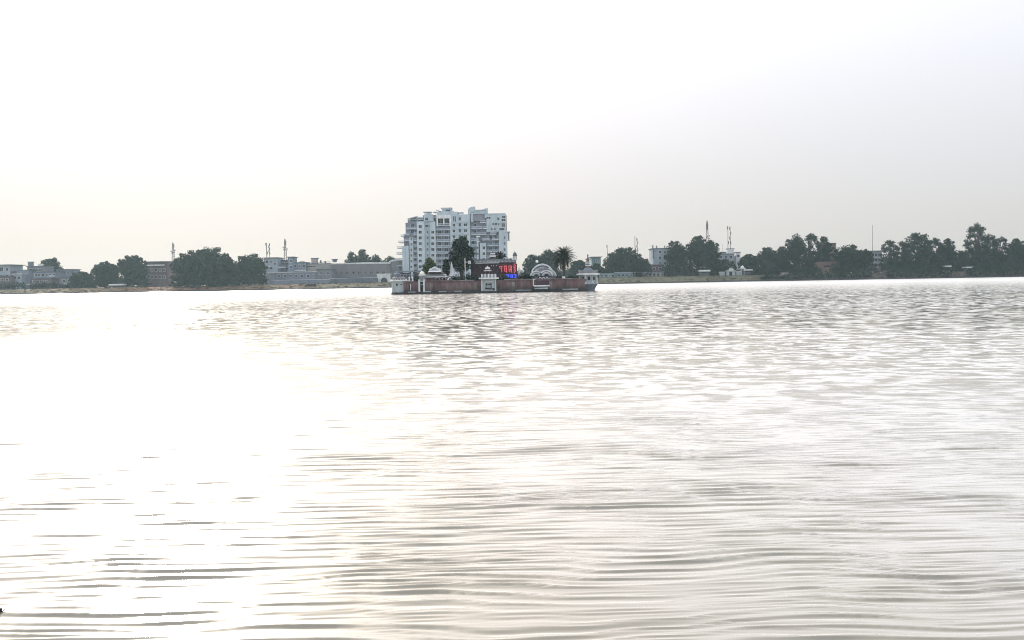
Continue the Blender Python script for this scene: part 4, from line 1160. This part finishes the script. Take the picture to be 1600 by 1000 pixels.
def tiered_temple():
    Y = YI+5
    t = thing('tiered_pavilion', 'grey tiered pavilion with white pediment top and white arches behind the wall', 'pavilion', (X(679, Y), Y, PZ))
    x0, x1 = X(664, Y), X(696, Y)
    MB().box(x0, x1, Y, Y+5, PZ, Z(680, 433.4, Y)).build('wall', M['maroon'], t)
    def frust(p0, p1, q1, p2, p3, q0, d0, name, m):
        a0, a1 = X(p0, Y), X(p1, Y); b0, b1 = X(p2, Y), X(p3, Y); z0, z1 = Z(680, q1, Y), Z(680, q0, Y)
        e0 = (a1-a0)*0.16; 
        yA, yB = Y-0.6, Y+5.6; cA, cB = Y-0.6+d0, Y+5.6-d0
        MB().add([(a0,yA,z0),(a1,yA,z0),(a1,yB,z0),(a0,yB,z0),(b0,cA,z1),(b1,cA,z1),(b1,cB,z1),(b0,cB,z1)],
                 [(0,3,2,1),(4,5,6,7),(0,1,5,4),(1,2,6,5),(2,3,7,6),(3,0,4,7)]).build(name, M[m], t)
    frust(661, 698.5, 433.3, 662.5, 697.2, 431.4, 0.2, 'eave', 'white')
    frust(663, 696.5, 431.3, 670, 691, 426.2, 1.4, 'lower_roof', 'roofgrey')
    frust(668.5, 692.4, 426.1, 668.5, 692.4, 425.0, 0.9, 'upper_cornice', 'maroon2')
    frust(669.6, 688.8, 424.9, 669.6, 688.8, 422.6, 1.4, 'upper_eave', 'white')
    # pediment with a pointed middle
    MB().ppx([(670.6, 422.5), (688, 422.5), (688, 420.6), (683, 418.6), (678.6, 416.4), (674.6, 418.8), (670.6, 420.2)], Y+1.2, 2.4).build('pediment', M['white'], t)
    MB().ppx([(673, 422.2), (685.6, 422.2), (682, 420), (678.6, 418.4), (675.6, 420.2)], Y+1.1, 0.09).build('pediment_panel', M['stone'], t)
    for p in (683.6, 694):
        arc = [XZ(p+2.8*math.cos(a), 436.4-3.2*math.sin(a), Y-0.1) for a in [math.pi*k/8 for k in range(9)]]
        MB().tube([(a, Y-0.12, b) for a, b in arc], 0.14, 6).build('arch', M['white'], t)
        MB().ppx([(p-2.2, 440), (p+2.2, 440), (p+2.2, 436)]+[(p+2.2*math.cos(a), 436-2.4*math.sin(a)) for a in [math.pi*k/6 for k in range(1, 6)]]+[(p-2.2, 436)], Y-0.05, 0.04).build('opening', M['dark'], t)
    MB().bpx(691.6, 428, 697, 431.2, Y+0.3, 1).build('side_parapet', M['white'], t)
tiered_temple()

# trees on the island
tree(720, 21, 369.5, YI+14, 'tall dark green tree rising from the island in front of the apartment tower', 'tall', 'leaf3', base=PZ, leaf=0.3, name='tree', skirt=False, seed=11)
tree(697, 6.5, 404, YI+10, 'slim dark tree beside the white spired shrine on the island', 'tall', 'leaf3', base=PZ, leaf=0.26, skirt=False)
tree(671, 12, 402, YI+9, 'small leaning bright green tree behind the tiered pavilion', 'dense', 'leaf4', base=PZ, leaf=0.24, skirt=False, seed=8)
for px, hw, top, dy, lab, m in ((744, 9, 429, 4, 'low dark shrub at the foot of the tall island tree', 'leaf3'), (731, 8, 424, 5, 'dark shrub against the trunk of the tall island tree', 'leaf3'),
                          (712, 9, 427, 3.5, 'dark shrub below the white spired shrine', 'leaf3'), (757, 9, 426, 7, 'dark shrub against the temple wall behind the centre bastion', 'leaf3'),
                          (649, 6, 428, 6, 'small shrub under the flat bluish canopy', 'leaf'), (826, 7, 428, 5, 'small shrub at the edge of the striped canopy', 'leaf3'), (783, 12, 429, 3.5, 'dark hedge beneath the red lit sign', 'leaf3'), (818, 10, 425, 6, 'dark shrub between the blue sign and striped canopy', 'leaf'),
                          (872, 8, 430, 4, 'low shrub at the foot of the date palm', 'leaf2'), (893, 12, 430, 6, 'low shrub between the date palm and corner pavilion', 'leaf')):
    bush(px, hw, top, YI+dy, lab, m, base=PZ, group='shrubs on the island', leaf=0.24)

def spired_shrine():
    Y = YI+8
    x = X(708, Y); z0 = PZ
    t = thing('spired_shrine', 'small white shrine with a pointed spire between two dark island trees', 'shrine', (x, Y, z0))
    MB().box(x-0.8, x+0.8, Y-0.8, Y+0.8, z0, z0+1.6).build('base', M['offwhite'], t)
    zt = Z(705, 409, Y)-z0
    MB().lathe([(0.95, 1.603), (0.95, 1.8), (0.7, 2.1), (0.62, 2.4), (0.5, 2.6), (0.38, 3.2), (0.24, zt-0.8), (0.10, zt-0.4), (0.02, zt)], (x-0.35, Y, z0), 8).build('spire', M['offwhite'], t)
    MB().lathe([(0.4, 1.603), (0.42, 2.2), (0.2, 2.7), (0.02, 3.0)], (x+0.75, Y+0.1, z0), 8).build('side_spire', M['white'], t)
    MB().lathe([(0.9, 0), (0.95, 0.35), (0.55, 0.75), (0.1, 0.95)], (X(704.5, YI+4), YI+4, 3.3), 12, 0, 1.1, 0.8).build('dome', M['white'], t, smooth=True)
    MB().box(x-0.3, x+0.3, Y-0.86, Y-0.803, z0+0.3, z0+1.3).build('doorway', M['dark'], t)
spired_shrine()

def floodlight():
    Y = YI+4
    x = X(727, Y); t = thing('floodlight_pole', 'white pole with square white lamp box before the tall island tree', 'lamp', (x, Y, PZ))
    MB().tube([(x, Y, PZ), (x, Y, Z(727, 403.5, Y))], 0.11, 8).build('pole', M['white'], t)
    MB().bpx(731.4, 407.4, 735.4, 412.2, Y-0.2, 0.5).build('lamp_box', M['white'], t)
    MB().bpx(732, 408.2, 734.8, 411.4, Y-0.24, 0.035).build('lamp_glass', M['stone'], t)
    MB().bpx(727.5, 409.2, 731.4, 410, Y-0.05, 0.12).build('arm', M['white'], t)
floodlight()

def centre_bastion():
    Y = YI-0.9
    t = thing('centre_bastion', 'pale stone bastion with niche window and white eave midway along the island wall', 'bastion', (X(763.5, Y), Y, 0))
    for a, b in ((751.6, 758.6), (768, 775.4)):
        MB().bpx(a, 436.4, b, 455, Y, 2.6).build('wall', M['stone'], t)
    MB().bpx(758.6, 436.4, 768, 440.4, Y, 2.6).build('wall', M['stone'], t)
    MB().bpx(758.6, 451, 768, 455, Y, 2.6).build('wall', M['stone'], t)
    MB().bpx(758.6, 440.4, 768, 451, Y+0.8, 0.3).build('niche', M['dark'], t)
    MB().bpx(757.8, 440.0, 768.8, 441.4, Y-0.3, 0.29).build('hood', M['white'], t)
    MB().bpx(758.2, 450, 768.4, 451.6, Y-0.4, 0.39).build('sill', M['dark'], t)
    MB().bpx(760.6, 442.8, 766.4, 444.2, Y+0.5, 0.2).build('niche_bar', M['white'], t)
    MB().bpx(760, 445.6, 767, 450, Y+0.4, 0.35).build('niche_panel', M['stone'], t)
    for p in (753, 774.4): MB().bpx(p-0.8, 436.5, p+0.8, 454.6, Y-0.14, 0.137).build('pilaster', M['offwhite'], t)
    MB().bpx(769.6, 450, 772.6, 453.4, Y-0.1, 0.09).build('weathered_patch', M['dark'], t)
    MB().bpx(748, 433.6, 779, 435.9, Y-0.9, 4.4).build('eave', M['white'], t)
    MB().bpx(750.8, 455.05, 776.2, 457.6, Y-0.3, 3.0).build('base', M['wet'], t)
    MB().bpx(751.6, 428.6, 775.6, 433.55, Y+0.2, 2.4).build('parapet', M['roofgrey'], t)
    for p in (753, 758, 763.4, 768.6, 774): MB().bpx(p-1.2, 428, p+1.2, 433.5, Y+0.05, 0.147).build('parapet_panel', M['offwhite'] if p != 763.4 else M['white'], t)
    # roof cupola
    x, z = XZ(762, 428.3, Y+1.4)
    yy = Y+1.4
    for sx in (-0.5, 0.5):
        for sy in (-0.5, 0.5):
            MB().tube([(x+sx, yy+sy, z), (x+sx, yy+sy, z+0.75)], 0.09, 6).build('cupola_post', M['maroon'], t)
    MB().box(x-0.95, x+0.95, yy-0.95, yy+0.95, z+0.753, z+0.95).build('cupola_eave', M['white'], t)
    MB().lathe([(0.55, 0.953), (0.55, 1.25)], (x, yy, z), 12).build('cupola_drum', M['maroon'], t)
    MB().lathe([(0.68, 1.253), (0.7, 1.4), (0.5, 1.7), (0.18, 1.9), (0.04, 2.1)], (x, yy, z), 12).build('cupola_dome', M['white'], t, smooth=True)
centre_bastion()

def main_temple():
    Y = YI+16
    t = thing('temple_hall', 'dark maroon temple hall with pale roof line, striped spire and small cupola', 'temple', (X(768, Y), Y, PZ))
    zr = Z(768, 411.6, Y)
    MB().box(X(736, Y), X(806, Y), Y, Y+14, PZ, zr).build('wall', M['temple'], t)
    MB().bpx(742.6, 410.4, 780, 411.55, Y-0.8, 1.6).build('roof_edge', M['white'], t)
    MB().bpx(738, 406.6, 806.6, 410.35, Y-0.3, 14).build('terrace_parapet', M['roofgrey'], t)
    MB().bpx(742, 404.6, 800, 406.55, Y+1, 12).build('terrace_roof', M['grey'], t)
    for i in range(11):
        MB().bpx(743+i*5.8, 407.4, 746+i*5.8, 409.8, Y-0.4, 0.097).build('parapet_panel', M['stone'], t)
    for i in range(9):
        MB().bpx(740+i*7.2, 412.5, 741.6+i*7.2, 438, Y-0.3, 0.297).build('pilaster', M['temple'], t)
    for p in (767.6, 771.4, 775.6): MB().bpx(p-0.5, 413.8, p+0.5, 416, Y-0.34, 0.3).build('lamp', M['white'], t)  # small white windows below the roof edge, not light fittings
    # striped spire
    x, z = XZ(770, 410.3, Y+3); s = SI*1.08
    yy = Y+3
    spec = [(4.8, 0, 1.6, 'offwhite'), (4.6, 1.8, 6.8, 'maroon2'), (5.6, 7.0, 9.0, 'wet'), (5.4, 9.0, 11.4, 'white'), (4.6, 11.4, 12.8, 'wet'), (4.4, 12.8, 15.0, 'white'), (3.0, 15.0, 16.2, 'slate')]
    for k, (r, a, b, m) in enumerate(spec):
        MB().lathe([(r*s, a*s+0.003), (r*s*0.93, b*s)], (x, yy, z), 8, R(22.5)).build('spire_tier', M[m], t)
    MB().lathe([(0.12, 16.2*s+0.003), (0.2, 17*s), (0.02, 18.4*s)], (x, yy, z), 8).build('finial', M['slate'], t)
    # cupola over the sign
    x, z = XZ(804.6, 406.4, Y+2); yy = Y+2
    s = (Y+2)/F_PX
    for k in range(6):
        an = 2*math.pi*k/6+0.3
        MB().tube([(x+2.6*s*math.cos(an), yy+2.6*s*math.sin(an), z), (x+2.6*s*math.cos(an), yy+2.6*s*math.sin(an), z+6.4*s)], 0.09, 6).build('cupola_post', M['offwhite'], t)
    MB().lathe([(3.8*s, 6.4*s+0.003), (3.8*s, 7.2*s), (3.0*s, 7.4*s), (3.1*s, 8.6*s), (2.5*s, 10.6*s), (1.2*s, 12*s), (0.3*s, 12.6*s), (0.45*s, 13.2*s), (0.08*s, 14.8*s)], (x, yy, z), 14).build('cupola_dome', M['slate'], t, smooth=False)
    MB().bpx(789.6, 402.8, 801, 404.0, Y+0.6, 0.5).build('railing', M['white'], t)
    for i in range(6): MB().bpx(790+i*2.1, 404.0, 790.6+i*2.1, 406.5, Y+0.7, 0.2).build('railing_post', M['white'], t)
main_temple()

# ------------------------------------------------------------------ lit signs
def strokes(lines, ox, oz, sx, sz, Y, r):
    mb = MB()
    for ln in lines:
        mb.tube([(ox+a*sx, Y, oz+b*sz) for a, b in ln], r, 6)
    return mb
def arcp(cx, cy, rx, ry, a0, a1, n=8):
    return [(cx+rx*math.cos(R(a0+(a1-a0)*k/n)), cy+ry*math.sin(R(a0+(a1-a0)*k/n))) for k in range(n+1)]
def lit_sign(p0, p1, q0, q1, Y, label, glyphs, m, mback, r, name='lit_sign'):
    t = thing(name, label, 'sign', (X((p0+p1)/2, Y), Y, PZ), 'lit signs on the island')
    MB().bpx(p0-1, q0-1, p1+1, q1+1, Y+0.35, 0.12).build('board', M[mback], t)
    for p in (p0+2, p1-2):
        MB().tube([(X(p, Y), Y+0.6, PZ), (X(p, Y), Y+0.6, Z(p, q0, Y))], 0.09, 6).build('post', M['steel'], t)
    n = len(glyphs)
    for i, (g, a, b, qa, qb) in enumerate(glyphs):
        x0, x1 = X(a, Y), X(b, Y); z0, z1 = Z(a, qb, Y), Z(a, qa, Y)
        strokes(g, x0, z0, x1-x0, z1-z0, Y, r).build('letter', M[m], t)
g_one = [[(0.0, 0.92), (1.0, 0.92)], [(0.72, 0.92), (0.72, 0.0)], [(0.08, 0.9), (0.0, 0.72), (0.3, 0.6), (0.55, 0.66)]]
g_va = [[(0, 0.96), (1, 0.96)], [(0.85, 0.96), (0.9, 0.0)], arcp(0.42, 0.72, 0.36, 0.2, 60, 330), arcp(0.42, 0.36, 0.36, 0.2, 60, 380)]
g_ma = [[(0, 0.96), (1, 0.96)], [(0.9, 0.96), (0.95, 0.02)], [(0.12, 0.96), (0.12, 0.2)], [(0.5, 0.9), (0.5, 0.2)], [(0.12, 0.5), (0.9, 0.5)], [(0.12, 0.2), (0.6, 0.24)]]
g_i = [[(0, 0.74), (1, 0.74)], [(0.2, 1.0), (0.5, 0.9), (0.7, 0.76)], [(0.25, 0.72), (0.25, 0.0)], [(0.3, 0.58), (0.8, 0.6), (0.9, 0.46), (0.35, 0.4)], [(0.35, 0.4), (0.85, 0.3), (0.6, 0.14), (0.25, 0.06)]]
lit_sign(780, 807, 413, 427.4, YI+9, 'glowing red lettered sign standing in front of the temple hall',
         [(g_one, 780.6, 785.6, 415.5, 425.4), (g_va, 787.6, 792.4, 415.2, 426.2), (g_ma, 794.8, 799.8, 415.2, 426.4), (g_i, 802.2, 807, 411.6, 427)], 'red', 'signback', 0.085)
g_3 = [[(0, 1.0), (1, 1.0)], arcp(0.4, 0.68, 0.42, 0.24, 100, -80), arcp(0.4, 0.22, 0.42, 0.24, 80, -110)]
g_e = [[(0, 1), (1, 1)], [(0.85, 1), (0.85, 0)], [(0.1, 0.62), (0.85, 0.55)], [(0.1, 0.62), (0.15, 0.2), (0.6, 0.15)]]
lit_sign(790, 807.6, 429.6, 434, YI+6, 'glowing blue lettered sign low beneath the red one',
         [(g_3, 790.6, 795.4, 429.6, 434), (g_e, 796.2, 801.4, 429.6, 434), (g_3, 802.4, 807, 429.4, 434)], 'blue', 'signblue', 0.10)

def statue(px, q0, q1, Y, label, lean=0.0):
    x, zt = XZ(px, q0, Y); zb = Z(px, q1, Y)
    t = thing('garden_statue', label, 'statue', (x, Y, PZ), 'white statues on the island')
    h = zt-zb
    MB().box(x-0.35, x+0.35, Y-0.35, Y+0.35, PZ, zb).build('pedestal', M['stone'], t)
    b = MB()
    b.tube([(x, Y, zb+0.003), (x+lean*0.2*h, Y, zb+h*0.3), (x+lean*0.7*h, Y, zb+h*0.62), (x+lean*0.5*h, Y, zb+h*0.78), (x+lean*0.55*h, Y, zb+h*0.84)], [0.26, 0.2, 0.25, 0.22, 0.09], 9)
    b.lathe([(0.05, h*0.83), (0.13, h*0.88), (0.14, h*0.94), (0.05, h)], (x+lean*0.55*h, Y, zb), 9)
    b.tube([(x+lean*0.6*h-0.24, Y, zb+h*0.74), (x+lean*0.5*h-0.34, Y-0.1, zb+h*0.56), (x+lean*0.4*h-0.16, Y-0.25, zb+h*0.45)], [0.09, 0.08, 0.06], 6)
    b.tube([(x+lean*0.6*h+0.24, Y, zb+h*0.74), (x+lean*0.5*h+0.34, Y-0.1, zb+h*0.56), (x+lean*0.4*h+0.16, Y-0.25, zb+h*0.45)], [0.09, 0.08, 0.06], 6)
    b.build('figure', M['white'], t, smooth=True)
statue(811.4, 417, 428, YI+8, 'taller white statue standing just past the end of the red sign', -0.06)
statue(816.6, 420.6, 428, YI+9, 'shorter white statue between the red sign and striped canopy', 0.1)

# ------------------------------------------------------------------ striped shell canopy
def shell_canopy():
    Y = YI+7
    S = Y/F_PX
    t = thing('shell_canopy', 'white striped shell-shaped canopy of overlapping arches behind the wall', 'canopy', (X(849, Y), Y, PZ))
    def zz(q): return Z(849, q, Y)
    # big hooded dome, cut open towards the water
    cx = X(849, Y); zb = zz(430.5)
    def hood(cx, cy, zb, rx, rz, depth, name, m, th=0.25, a0=0, a1=180):
        """a barrel of an arch: an outer and inner half ellipse, from cy back by depth"""
        mb = MB(); n = 16
        out = [(cx+rx*math.cos(R(a0+(a1-a0)*k/n)), zb+rz*math.sin(R(a0+(a1-a0)*k/n))) for k in range(n+1)]
        inn = [(cx+(rx-th)*math.cos(R(a0+(a1-a0)*k/n)), zb+(rz-th)*math.sin(R(a0+(a1-a0)*k/n))) for k in range(n+1)]
        vs = []; 
        for (x, z), (u, v) in zip(out, inn): vs += [(x, cy, z), (u, cy, v), (x, cy+depth, z), (u, cy+depth, v)]
        fs = []
        for k in range(n):
            a = 4*k; b = a+4
            fs += [(a, b, b+1, a+1), (a+2, a+3, b+3, b+2), (a, a+2, b+2, b), (a+1, b+1, b+3, a+3)]
        fs += [(0, 1, 3, 2), (4*n, 4*n+2, 4*n+3, 4*n+1)]
        return mb.add(vs, fs).build(name, M[m], t)
    # crown cap
    MB().lathe([(19*S, 0), (18.2*S, 5*S), (15.5*S, 10.5*S), (11*S, 15*S), (5.5*S, 18*S), (0.3*S, 19.2*S)], (cx, Y+3.4, zb), 28, 0, 0.95, 0.75).build('dome', M['domestreak'], t, smooth=True)
    hood(cx-0.2, Y+0.6, zb-0.2, 17.4*S, 17.0*S, 0.7, 'arch_band', 'slate', 0.3)
    hood(cx-1.6*S, Y+0.3, zb, 18.2*S, 18.6*S, 0.5, 'arch_band', 'offwhite', 0.35, 20, 160)
    hood(cx+1.6*S, Y+0.2, zb-0.5, 19.6*S, 16*S, 0.5, 'arch_band', 'white', 0.32, 4, 70)
    hood(cx+2.4*S, Y-0.1, zb-0.5, 16.6*S, 12.6*S, 0.5, 'arch_band', 'offwhite', 0.3, 4, 62)
    for (p, r) in ((837.6, 9.4), (853.4, 10.4)):
        x = X(p, Y)
        for k, (f, m) in enumerate(((1.0, 'white'), (0.78, 'slate'), (0.66, 'offwhite'), (0.46, 'stone'))):
            hood(x, Y-1.2-0.12*k, zz(431), r*S*f, r*S*f*0.86, 1.4, 'arch_band', m, 0.24*r*S*f)
        MB().ppx([(p-r*0.5, 431), (p+r*0.5, 431)]+[(p+r*0.5*math.cos(a), 431-r*0.42*math.sin(a)) for a in [math.pi*k/8 for k in range(1, 8)]], Y-0.4, 0.2).build('arch_infill', M['grey'], t)
    # arcade of little white arches at the foot
    for p in (844, 849.4, 854.8):
        hood(X(p, YI+3), YI+3, Z(p, 436, YI+3), 2.5*SI, 3.2*SI, 0.5, 'foot_arch', 'white', 0.17)
    MB().box(X(832, Y), X(868, Y), Y-1.0, Y+8, PZ, zz(431)).build('base_wall', M['grey'], t)
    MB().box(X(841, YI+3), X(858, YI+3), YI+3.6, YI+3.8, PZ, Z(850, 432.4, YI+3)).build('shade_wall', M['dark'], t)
shell_canopy()

def globe_lamp():
    Y = YI+12
    x, z = XZ(839, 408.6, Y)
    t = thing('globe_lamp', 'white globe lamp on a slim pole above the striped canopy', 'lamp', (x, Y, PZ))
    MB().tube([(x, Y, PZ), (x, Y, z-0.4)], 0.07, 6).build('pole', M['steel'], t)
    MB().lathe([(0.05, -0.4), (0.28, -0.3), (0.4, 0), (0.28, 0.28), (0.02, 0.4)], (x, Y, z), 14).build('globe', M['globe'], t, smooth=True)
globe_lamp()

def landing():
    Y = YI-2.4
    t = thing('landing_steps', 'pale stone landing steps projecting from the island wall below the striped canopy', 'steps', (X(846, Y), Y, 0))
    for k, (a, b, q0, q1, m) in enumerate(((834.5, 858.8, 445.6, 447.6, 'white'), (835.5, 856, 449.4, 451.6, 'stone'))):
        MB().bpx(a, q0, b, q1, Y-0.6*k, 2.5+0.6*k).build('step', M[m], t)
    MB().bpx(836.5, 447.65, 857, 449.35, Y+0.6, 1.9).build('riser', M['dark'], t)
    MB().bpx(836.5, 451.65, 854.5, 456.5, Y+0.4, 1.9).build('base', M['wet'], t)
    MB().bpx(832.6, 435.4, 834.4, 447, YI-0.35, 0.6).build('post', M['offwhite'], t)
    MB().bpx(834.45, 435.6, 836.6, 437, YI-0.3, 0.5).build('post_arm', M['offwhite'], t)
    MB().bpx(837, 438.6, 858, 445, YI-0.03, 0.13).build('gate_panel', M['temple'], t)
landing()

# ------------------------------------------------------------------ date palm
def palm(px, q_top, q_base, Y, label, rad_px, n, name='palm_tree', dead=True, trunk_r=0.42, seed=3):
    rnd = random.Random(seed)
    x, zt = XZ(px, q_top, Y)
    r = rad_px*Y/F_PX
    zc = zt-r*0.92
    t = thing(name, label, 'palm', (x, Y, PZ))
    tr = MB()
    tr.lathe([(trunk_r*1.3, -0.2), (trunk_r*0.95, 0.5), (trunk_r*0.85, (zc-PZ)*0.5), (trunk_r*0.9, (zc-PZ)*0.8), (trunk_r*1.1, zc-PZ)], (x, Y, PZ), 10)
    tr.build('trunk', M['bark'], t, smooth=True)
    # one feather frond pointing along +x, drooping; shared by all
    meshes = []
    for v in range(3):
        rg = random.Random(20+v)
        mb = MB(); L = r*(1.02+0.06*v); N = 15
        droop = (0.25, 0.45, 0.7)[v]
        sp = [Vector((L*f*(1-0.12*droop*f), 0, L*(0.10*math.sin(math.pi*min(1, f*1.1))-droop*0.55*f*f))) for f in [k/N for k in range(N+1)]]
        mb.tube(sp, [0.05*(1-0.8*k/N)+0.012 for k in range(N+1)], 4)
        for k in range(2, N+1):
            p = sp[k]; tg = (sp[k]-sp[k-1]).normalized()
            ll = L*0.20*math.sin(math.pi*(0.16+0.78*k/N))+0.1
            for sg in (-1, 1):
                side = Vector((0, sg, 0)); d = (side*0.75+tg*0.75+Vector((0, 0, rg.uniform(-0.35, 0.25)))).normalized()
                wv = tg*0.115
                q = p+d*ll
                o = len(mb.v); mb.v += [tuple(p-wv), tuple(p+wv), tuple(q+Vector((0, 0, -0.08*ll)))]; mb.f.append((o, o+1, o+2))
        me = bpy.data.meshes.new('frond'); me.from_pydata(mb.v, [], mb.f); me.materials.append(M['frond']); me.update()
        meshes.append(me)
    for i in range(n):
        f = (i+0.5)/n
        el = math.asin(max(-0.75, 1-1.7*f))
        az = 2.399963*i+rnd.uniform(-0.2, 0.2)
        me = meshes[0] if f < 0.35 else meshes[1] if f < 0.7 else meshes[2]
        o = inst(me, 'frond', (x, Y, zc), t)
        o.rotation_euler = (rnd.uniform(-0.5, 0.5), -el, az)
        s = rnd.uniform(0.86, 1.06); o.scale = (s, s, s)
    if dead:
        rng = np.random.default_rng(4)
        V = leaf_cloud([(x, Y, zc-r*0.62, r*0.36, r*0.36, r*0.66)], 45, 0.2, rng, 0.4)
        leaf_object('dry_skirt', V, M['deadfrond'], t)
    return t
palm(880.5, 383, 433, YI+8, 'date palm with full round head of fronds on the island', 19, 76, seed=3)
palm(781.5, 391.5, 430, YI+24, 'dark palm head showing over the temple hall roof', 11.5, 48, dead=False, seed=9, trunk_r=0.3)

def stone_block():
    Y = YI+1.2
    x = X(880.8, Y)
    t = thing('white_planter', 'small white planter on the wall at the foot of the date palm', 'planter', (x, Y, PZ))
    MB().lathe([(0.22, 0), (0.36, 0.55), (0.4, 1.1), (0.33, 1.15)], (x, Y, PZ), 10).build('pot', M['white'], t)
    rng = np.random.default_rng(6)
    leaf_object('foliage', leaf_cloud([(x, Y, PZ+1.3, 0.35, 0.35, 0.25)], 60, 0.12, rng), M['leaf'], t)
stone_block()

# ------------------------------------------------------------------ corner pavilion
def corner_pavilion():
    Yc = YI+2.6
    x = X(920.5, YI, 440)
    s = SI
    t = thing('corner_pavilion', 'octagonal corner pavilion with white eave, corbelled dark base and striped spire', 'pavilion', (x, Yc, 0))
    r = 14.5*s; ph = R(22.5)
    # inverted corbelled base
    MB().lathe([(r*0.72, -0.6), (r*0.74, 0.35), (r*0.84, 0.9), (r*1.08, 1.75)], (x, Yc, 0), 8, ph).build('base', M['slate'], t)
    MB().lathe([(r*1.14, 1.753), (r*1.16, 2.0), (r*1.06, 2.1)], (x, Yc, 0), 8, ph).build('floor_band', M['stone'], t)
    MB().lathe([(r*0.86, 2.103), (r*0.86, 4.1)], (x, Yc, 0), 8, ph).build('wall', M['stone'], t)
    for k in range(8):
        an = ph+2*math.pi*k/8
        c = (x+math.cos(an)*r*0.98, Yc+math.sin(an)*r*0.98)
        MB().tube([(c[0], c[1], 2.103), (c[0], c[1], 4.1)], 0.16, 8).build('post', M['offwhite'] if k % 2 else M['stone'], t)
        MB().lathe([(0.24, 2.103), (0.3, 2.3), (0.18, 2.45)], (c[0], c[1], 0), 8).build('post_foot', M['white'], t)
    for k in range(8):
        an = 2*math.pi*k/8
        c = Vector((math.cos(an), math.sin(an), 0)); p = Vector((x, Yc, 3.25))+c*(r*0.86*math.cos(math.pi/8))
        ax = Vector((-c.y, c.x, 0))
        w_, h_ = 0.3, 0.45
        vs = []
        for e in (0.003, 0.08):
            vs += [p+c*e-ax*w_-Vector((0,0,h_)), p+c*e+ax*w_-Vector((0,0,h_)), p+c*e+ax*w_+Vector((0,0,h_)), p+c*e-ax*w_+Vector((0,0,h_))]
        MB().add(vs, [(0,3,2,1), (4,5,6,7), (0,1,5,4), (1,2,6,5), (2,3,7,6), (3,0,4,7)]).build('window', M['dark'], t)
    MB().lathe([(r*1.0, 4.103), (r*1.32, 4.15), (r*1.34, 4.42), (r*1.1, 4.55)], (x, Yc, 0), 8, ph).build('eave', M['white'], t)
    MB().lathe([(r*1.05, 4.553), (r*1.08, 5.05), (r*0.9, 5.1)], (x, Yc, 0), 8, ph).build('parapet', M['roofgrey'], t)
    for k in range(16):
        an = 2*math.pi*k/16
        MB().lathe([(0.16, 5.0), (0.18, 5.2), (0.03, 5.45)], (x+math.cos(an)*r, Yc+math.sin(an)*r, 0), 6).build('merlon', M['roofgrey'], t)
    MB().lathe([(r*0.66, 5.103), (r*0.46, 5.7), (r*0.3, 6.0)], (x, Yc, 0), 8, ph).build('roof', M['bluegrey'], t)
    tiers = [(0.62, 6.0, 6.45, 'maroon2'), (0.8, 6.45, 6.62, 'white'), (0.55, 6.62, 6.9, 'slate'), (0.75, 6.9, 7.06, 'white'), (0.5, 7.06, 7.35, 'slate'), (0.66, 7.35, 7.5, 'white'), (0.42, 7.5, 8.1, 'brick')]
    for rr, a, b, m in tiers:
        MB().lathe([(rr, a+0.003), (rr*0.92, b)], (x, Yc, 0), 8, ph).build('spire_tier', M[m], t)
    MB().lathe([(0.8, 8.103), (0.75, 8.2), (0.2, 8.5), (0.12, 8.9), (0.22, 9.05), (0.02, 9.6)], (x, Yc, 0), 8).build('finial', M['slate'], t)
corner_pavilion()

# ------------------------------------------------------------------ a bit of floating debris close by
def debris():
    x, z = XZ(-1, 962, 7.0)
    d = CAM_R @ Vector(((0-800)/F_PX, (500-962)/F_PX, -1)); tt = -CAM_H/d.z
    x, y = d.x*tt, d.y*tt
    t = thing('floating_leaf', 'dark curled leaf floating on the water at the frame edge', 'leaf', (x, y, 0))
    mb = MB()
    for k in range(7):
        u = -1+2*k/6; wv = 0.035*math.sqrt(max(0.02, 1-u*u))
        for sg in (-1, 0, 1):
            for e in (0, 0.006):
                mb.v.append((x-0.03+u*0.05, y+sg*wv, 0.03+0.02*abs(sg)+0.01*u*u+e))
    def vi(k, s, e): return k*6+s*2+e
    for k in range(6):
        for s in range(2):
            mb.f.append((vi(k,s,1), vi(k+1,s,1), vi(k+1,s+1,1), vi(k,s+1,1))); mb.f.append((vi(k,s,0), vi(k,s+1,0), vi(k+1,s+1,0), vi(k+1,s,0)))
    mb.build('blade', M['dark'], t)
    MB().tube([(x+0.015, y, 0.035), (x+0.05, y+0.01, 0.06)], 0.004, 5).build('stalk', M['dark'], t)
debris()

# ------------------------------------------------------------------ haze
def haze():
    mb = MB().box(-1560, 1560, -90, 1560, -1.6, 60)
    m = bpy.data.materials.new('pale_haze'); m.use_nodes = True
    t = m.node_tree; t.nodes.clear()
    out = t.nodes.new('ShaderNodeOutputMaterial'); v = t.nodes.new('ShaderNodeVolumePrincipled')
    v.inputs['Color'].default_value = (0.66, 0.88, 1.0, 1)
    v.inputs['Density'].default_value = HAZE_DENSITY
    v.inputs['Anisotropy'].default_value = 0.35
    t.links.new(v.outputs[0], out.inputs['Volume'])
    o = mb.build('haze', m)
    structure(o, 'stuff')
haze()
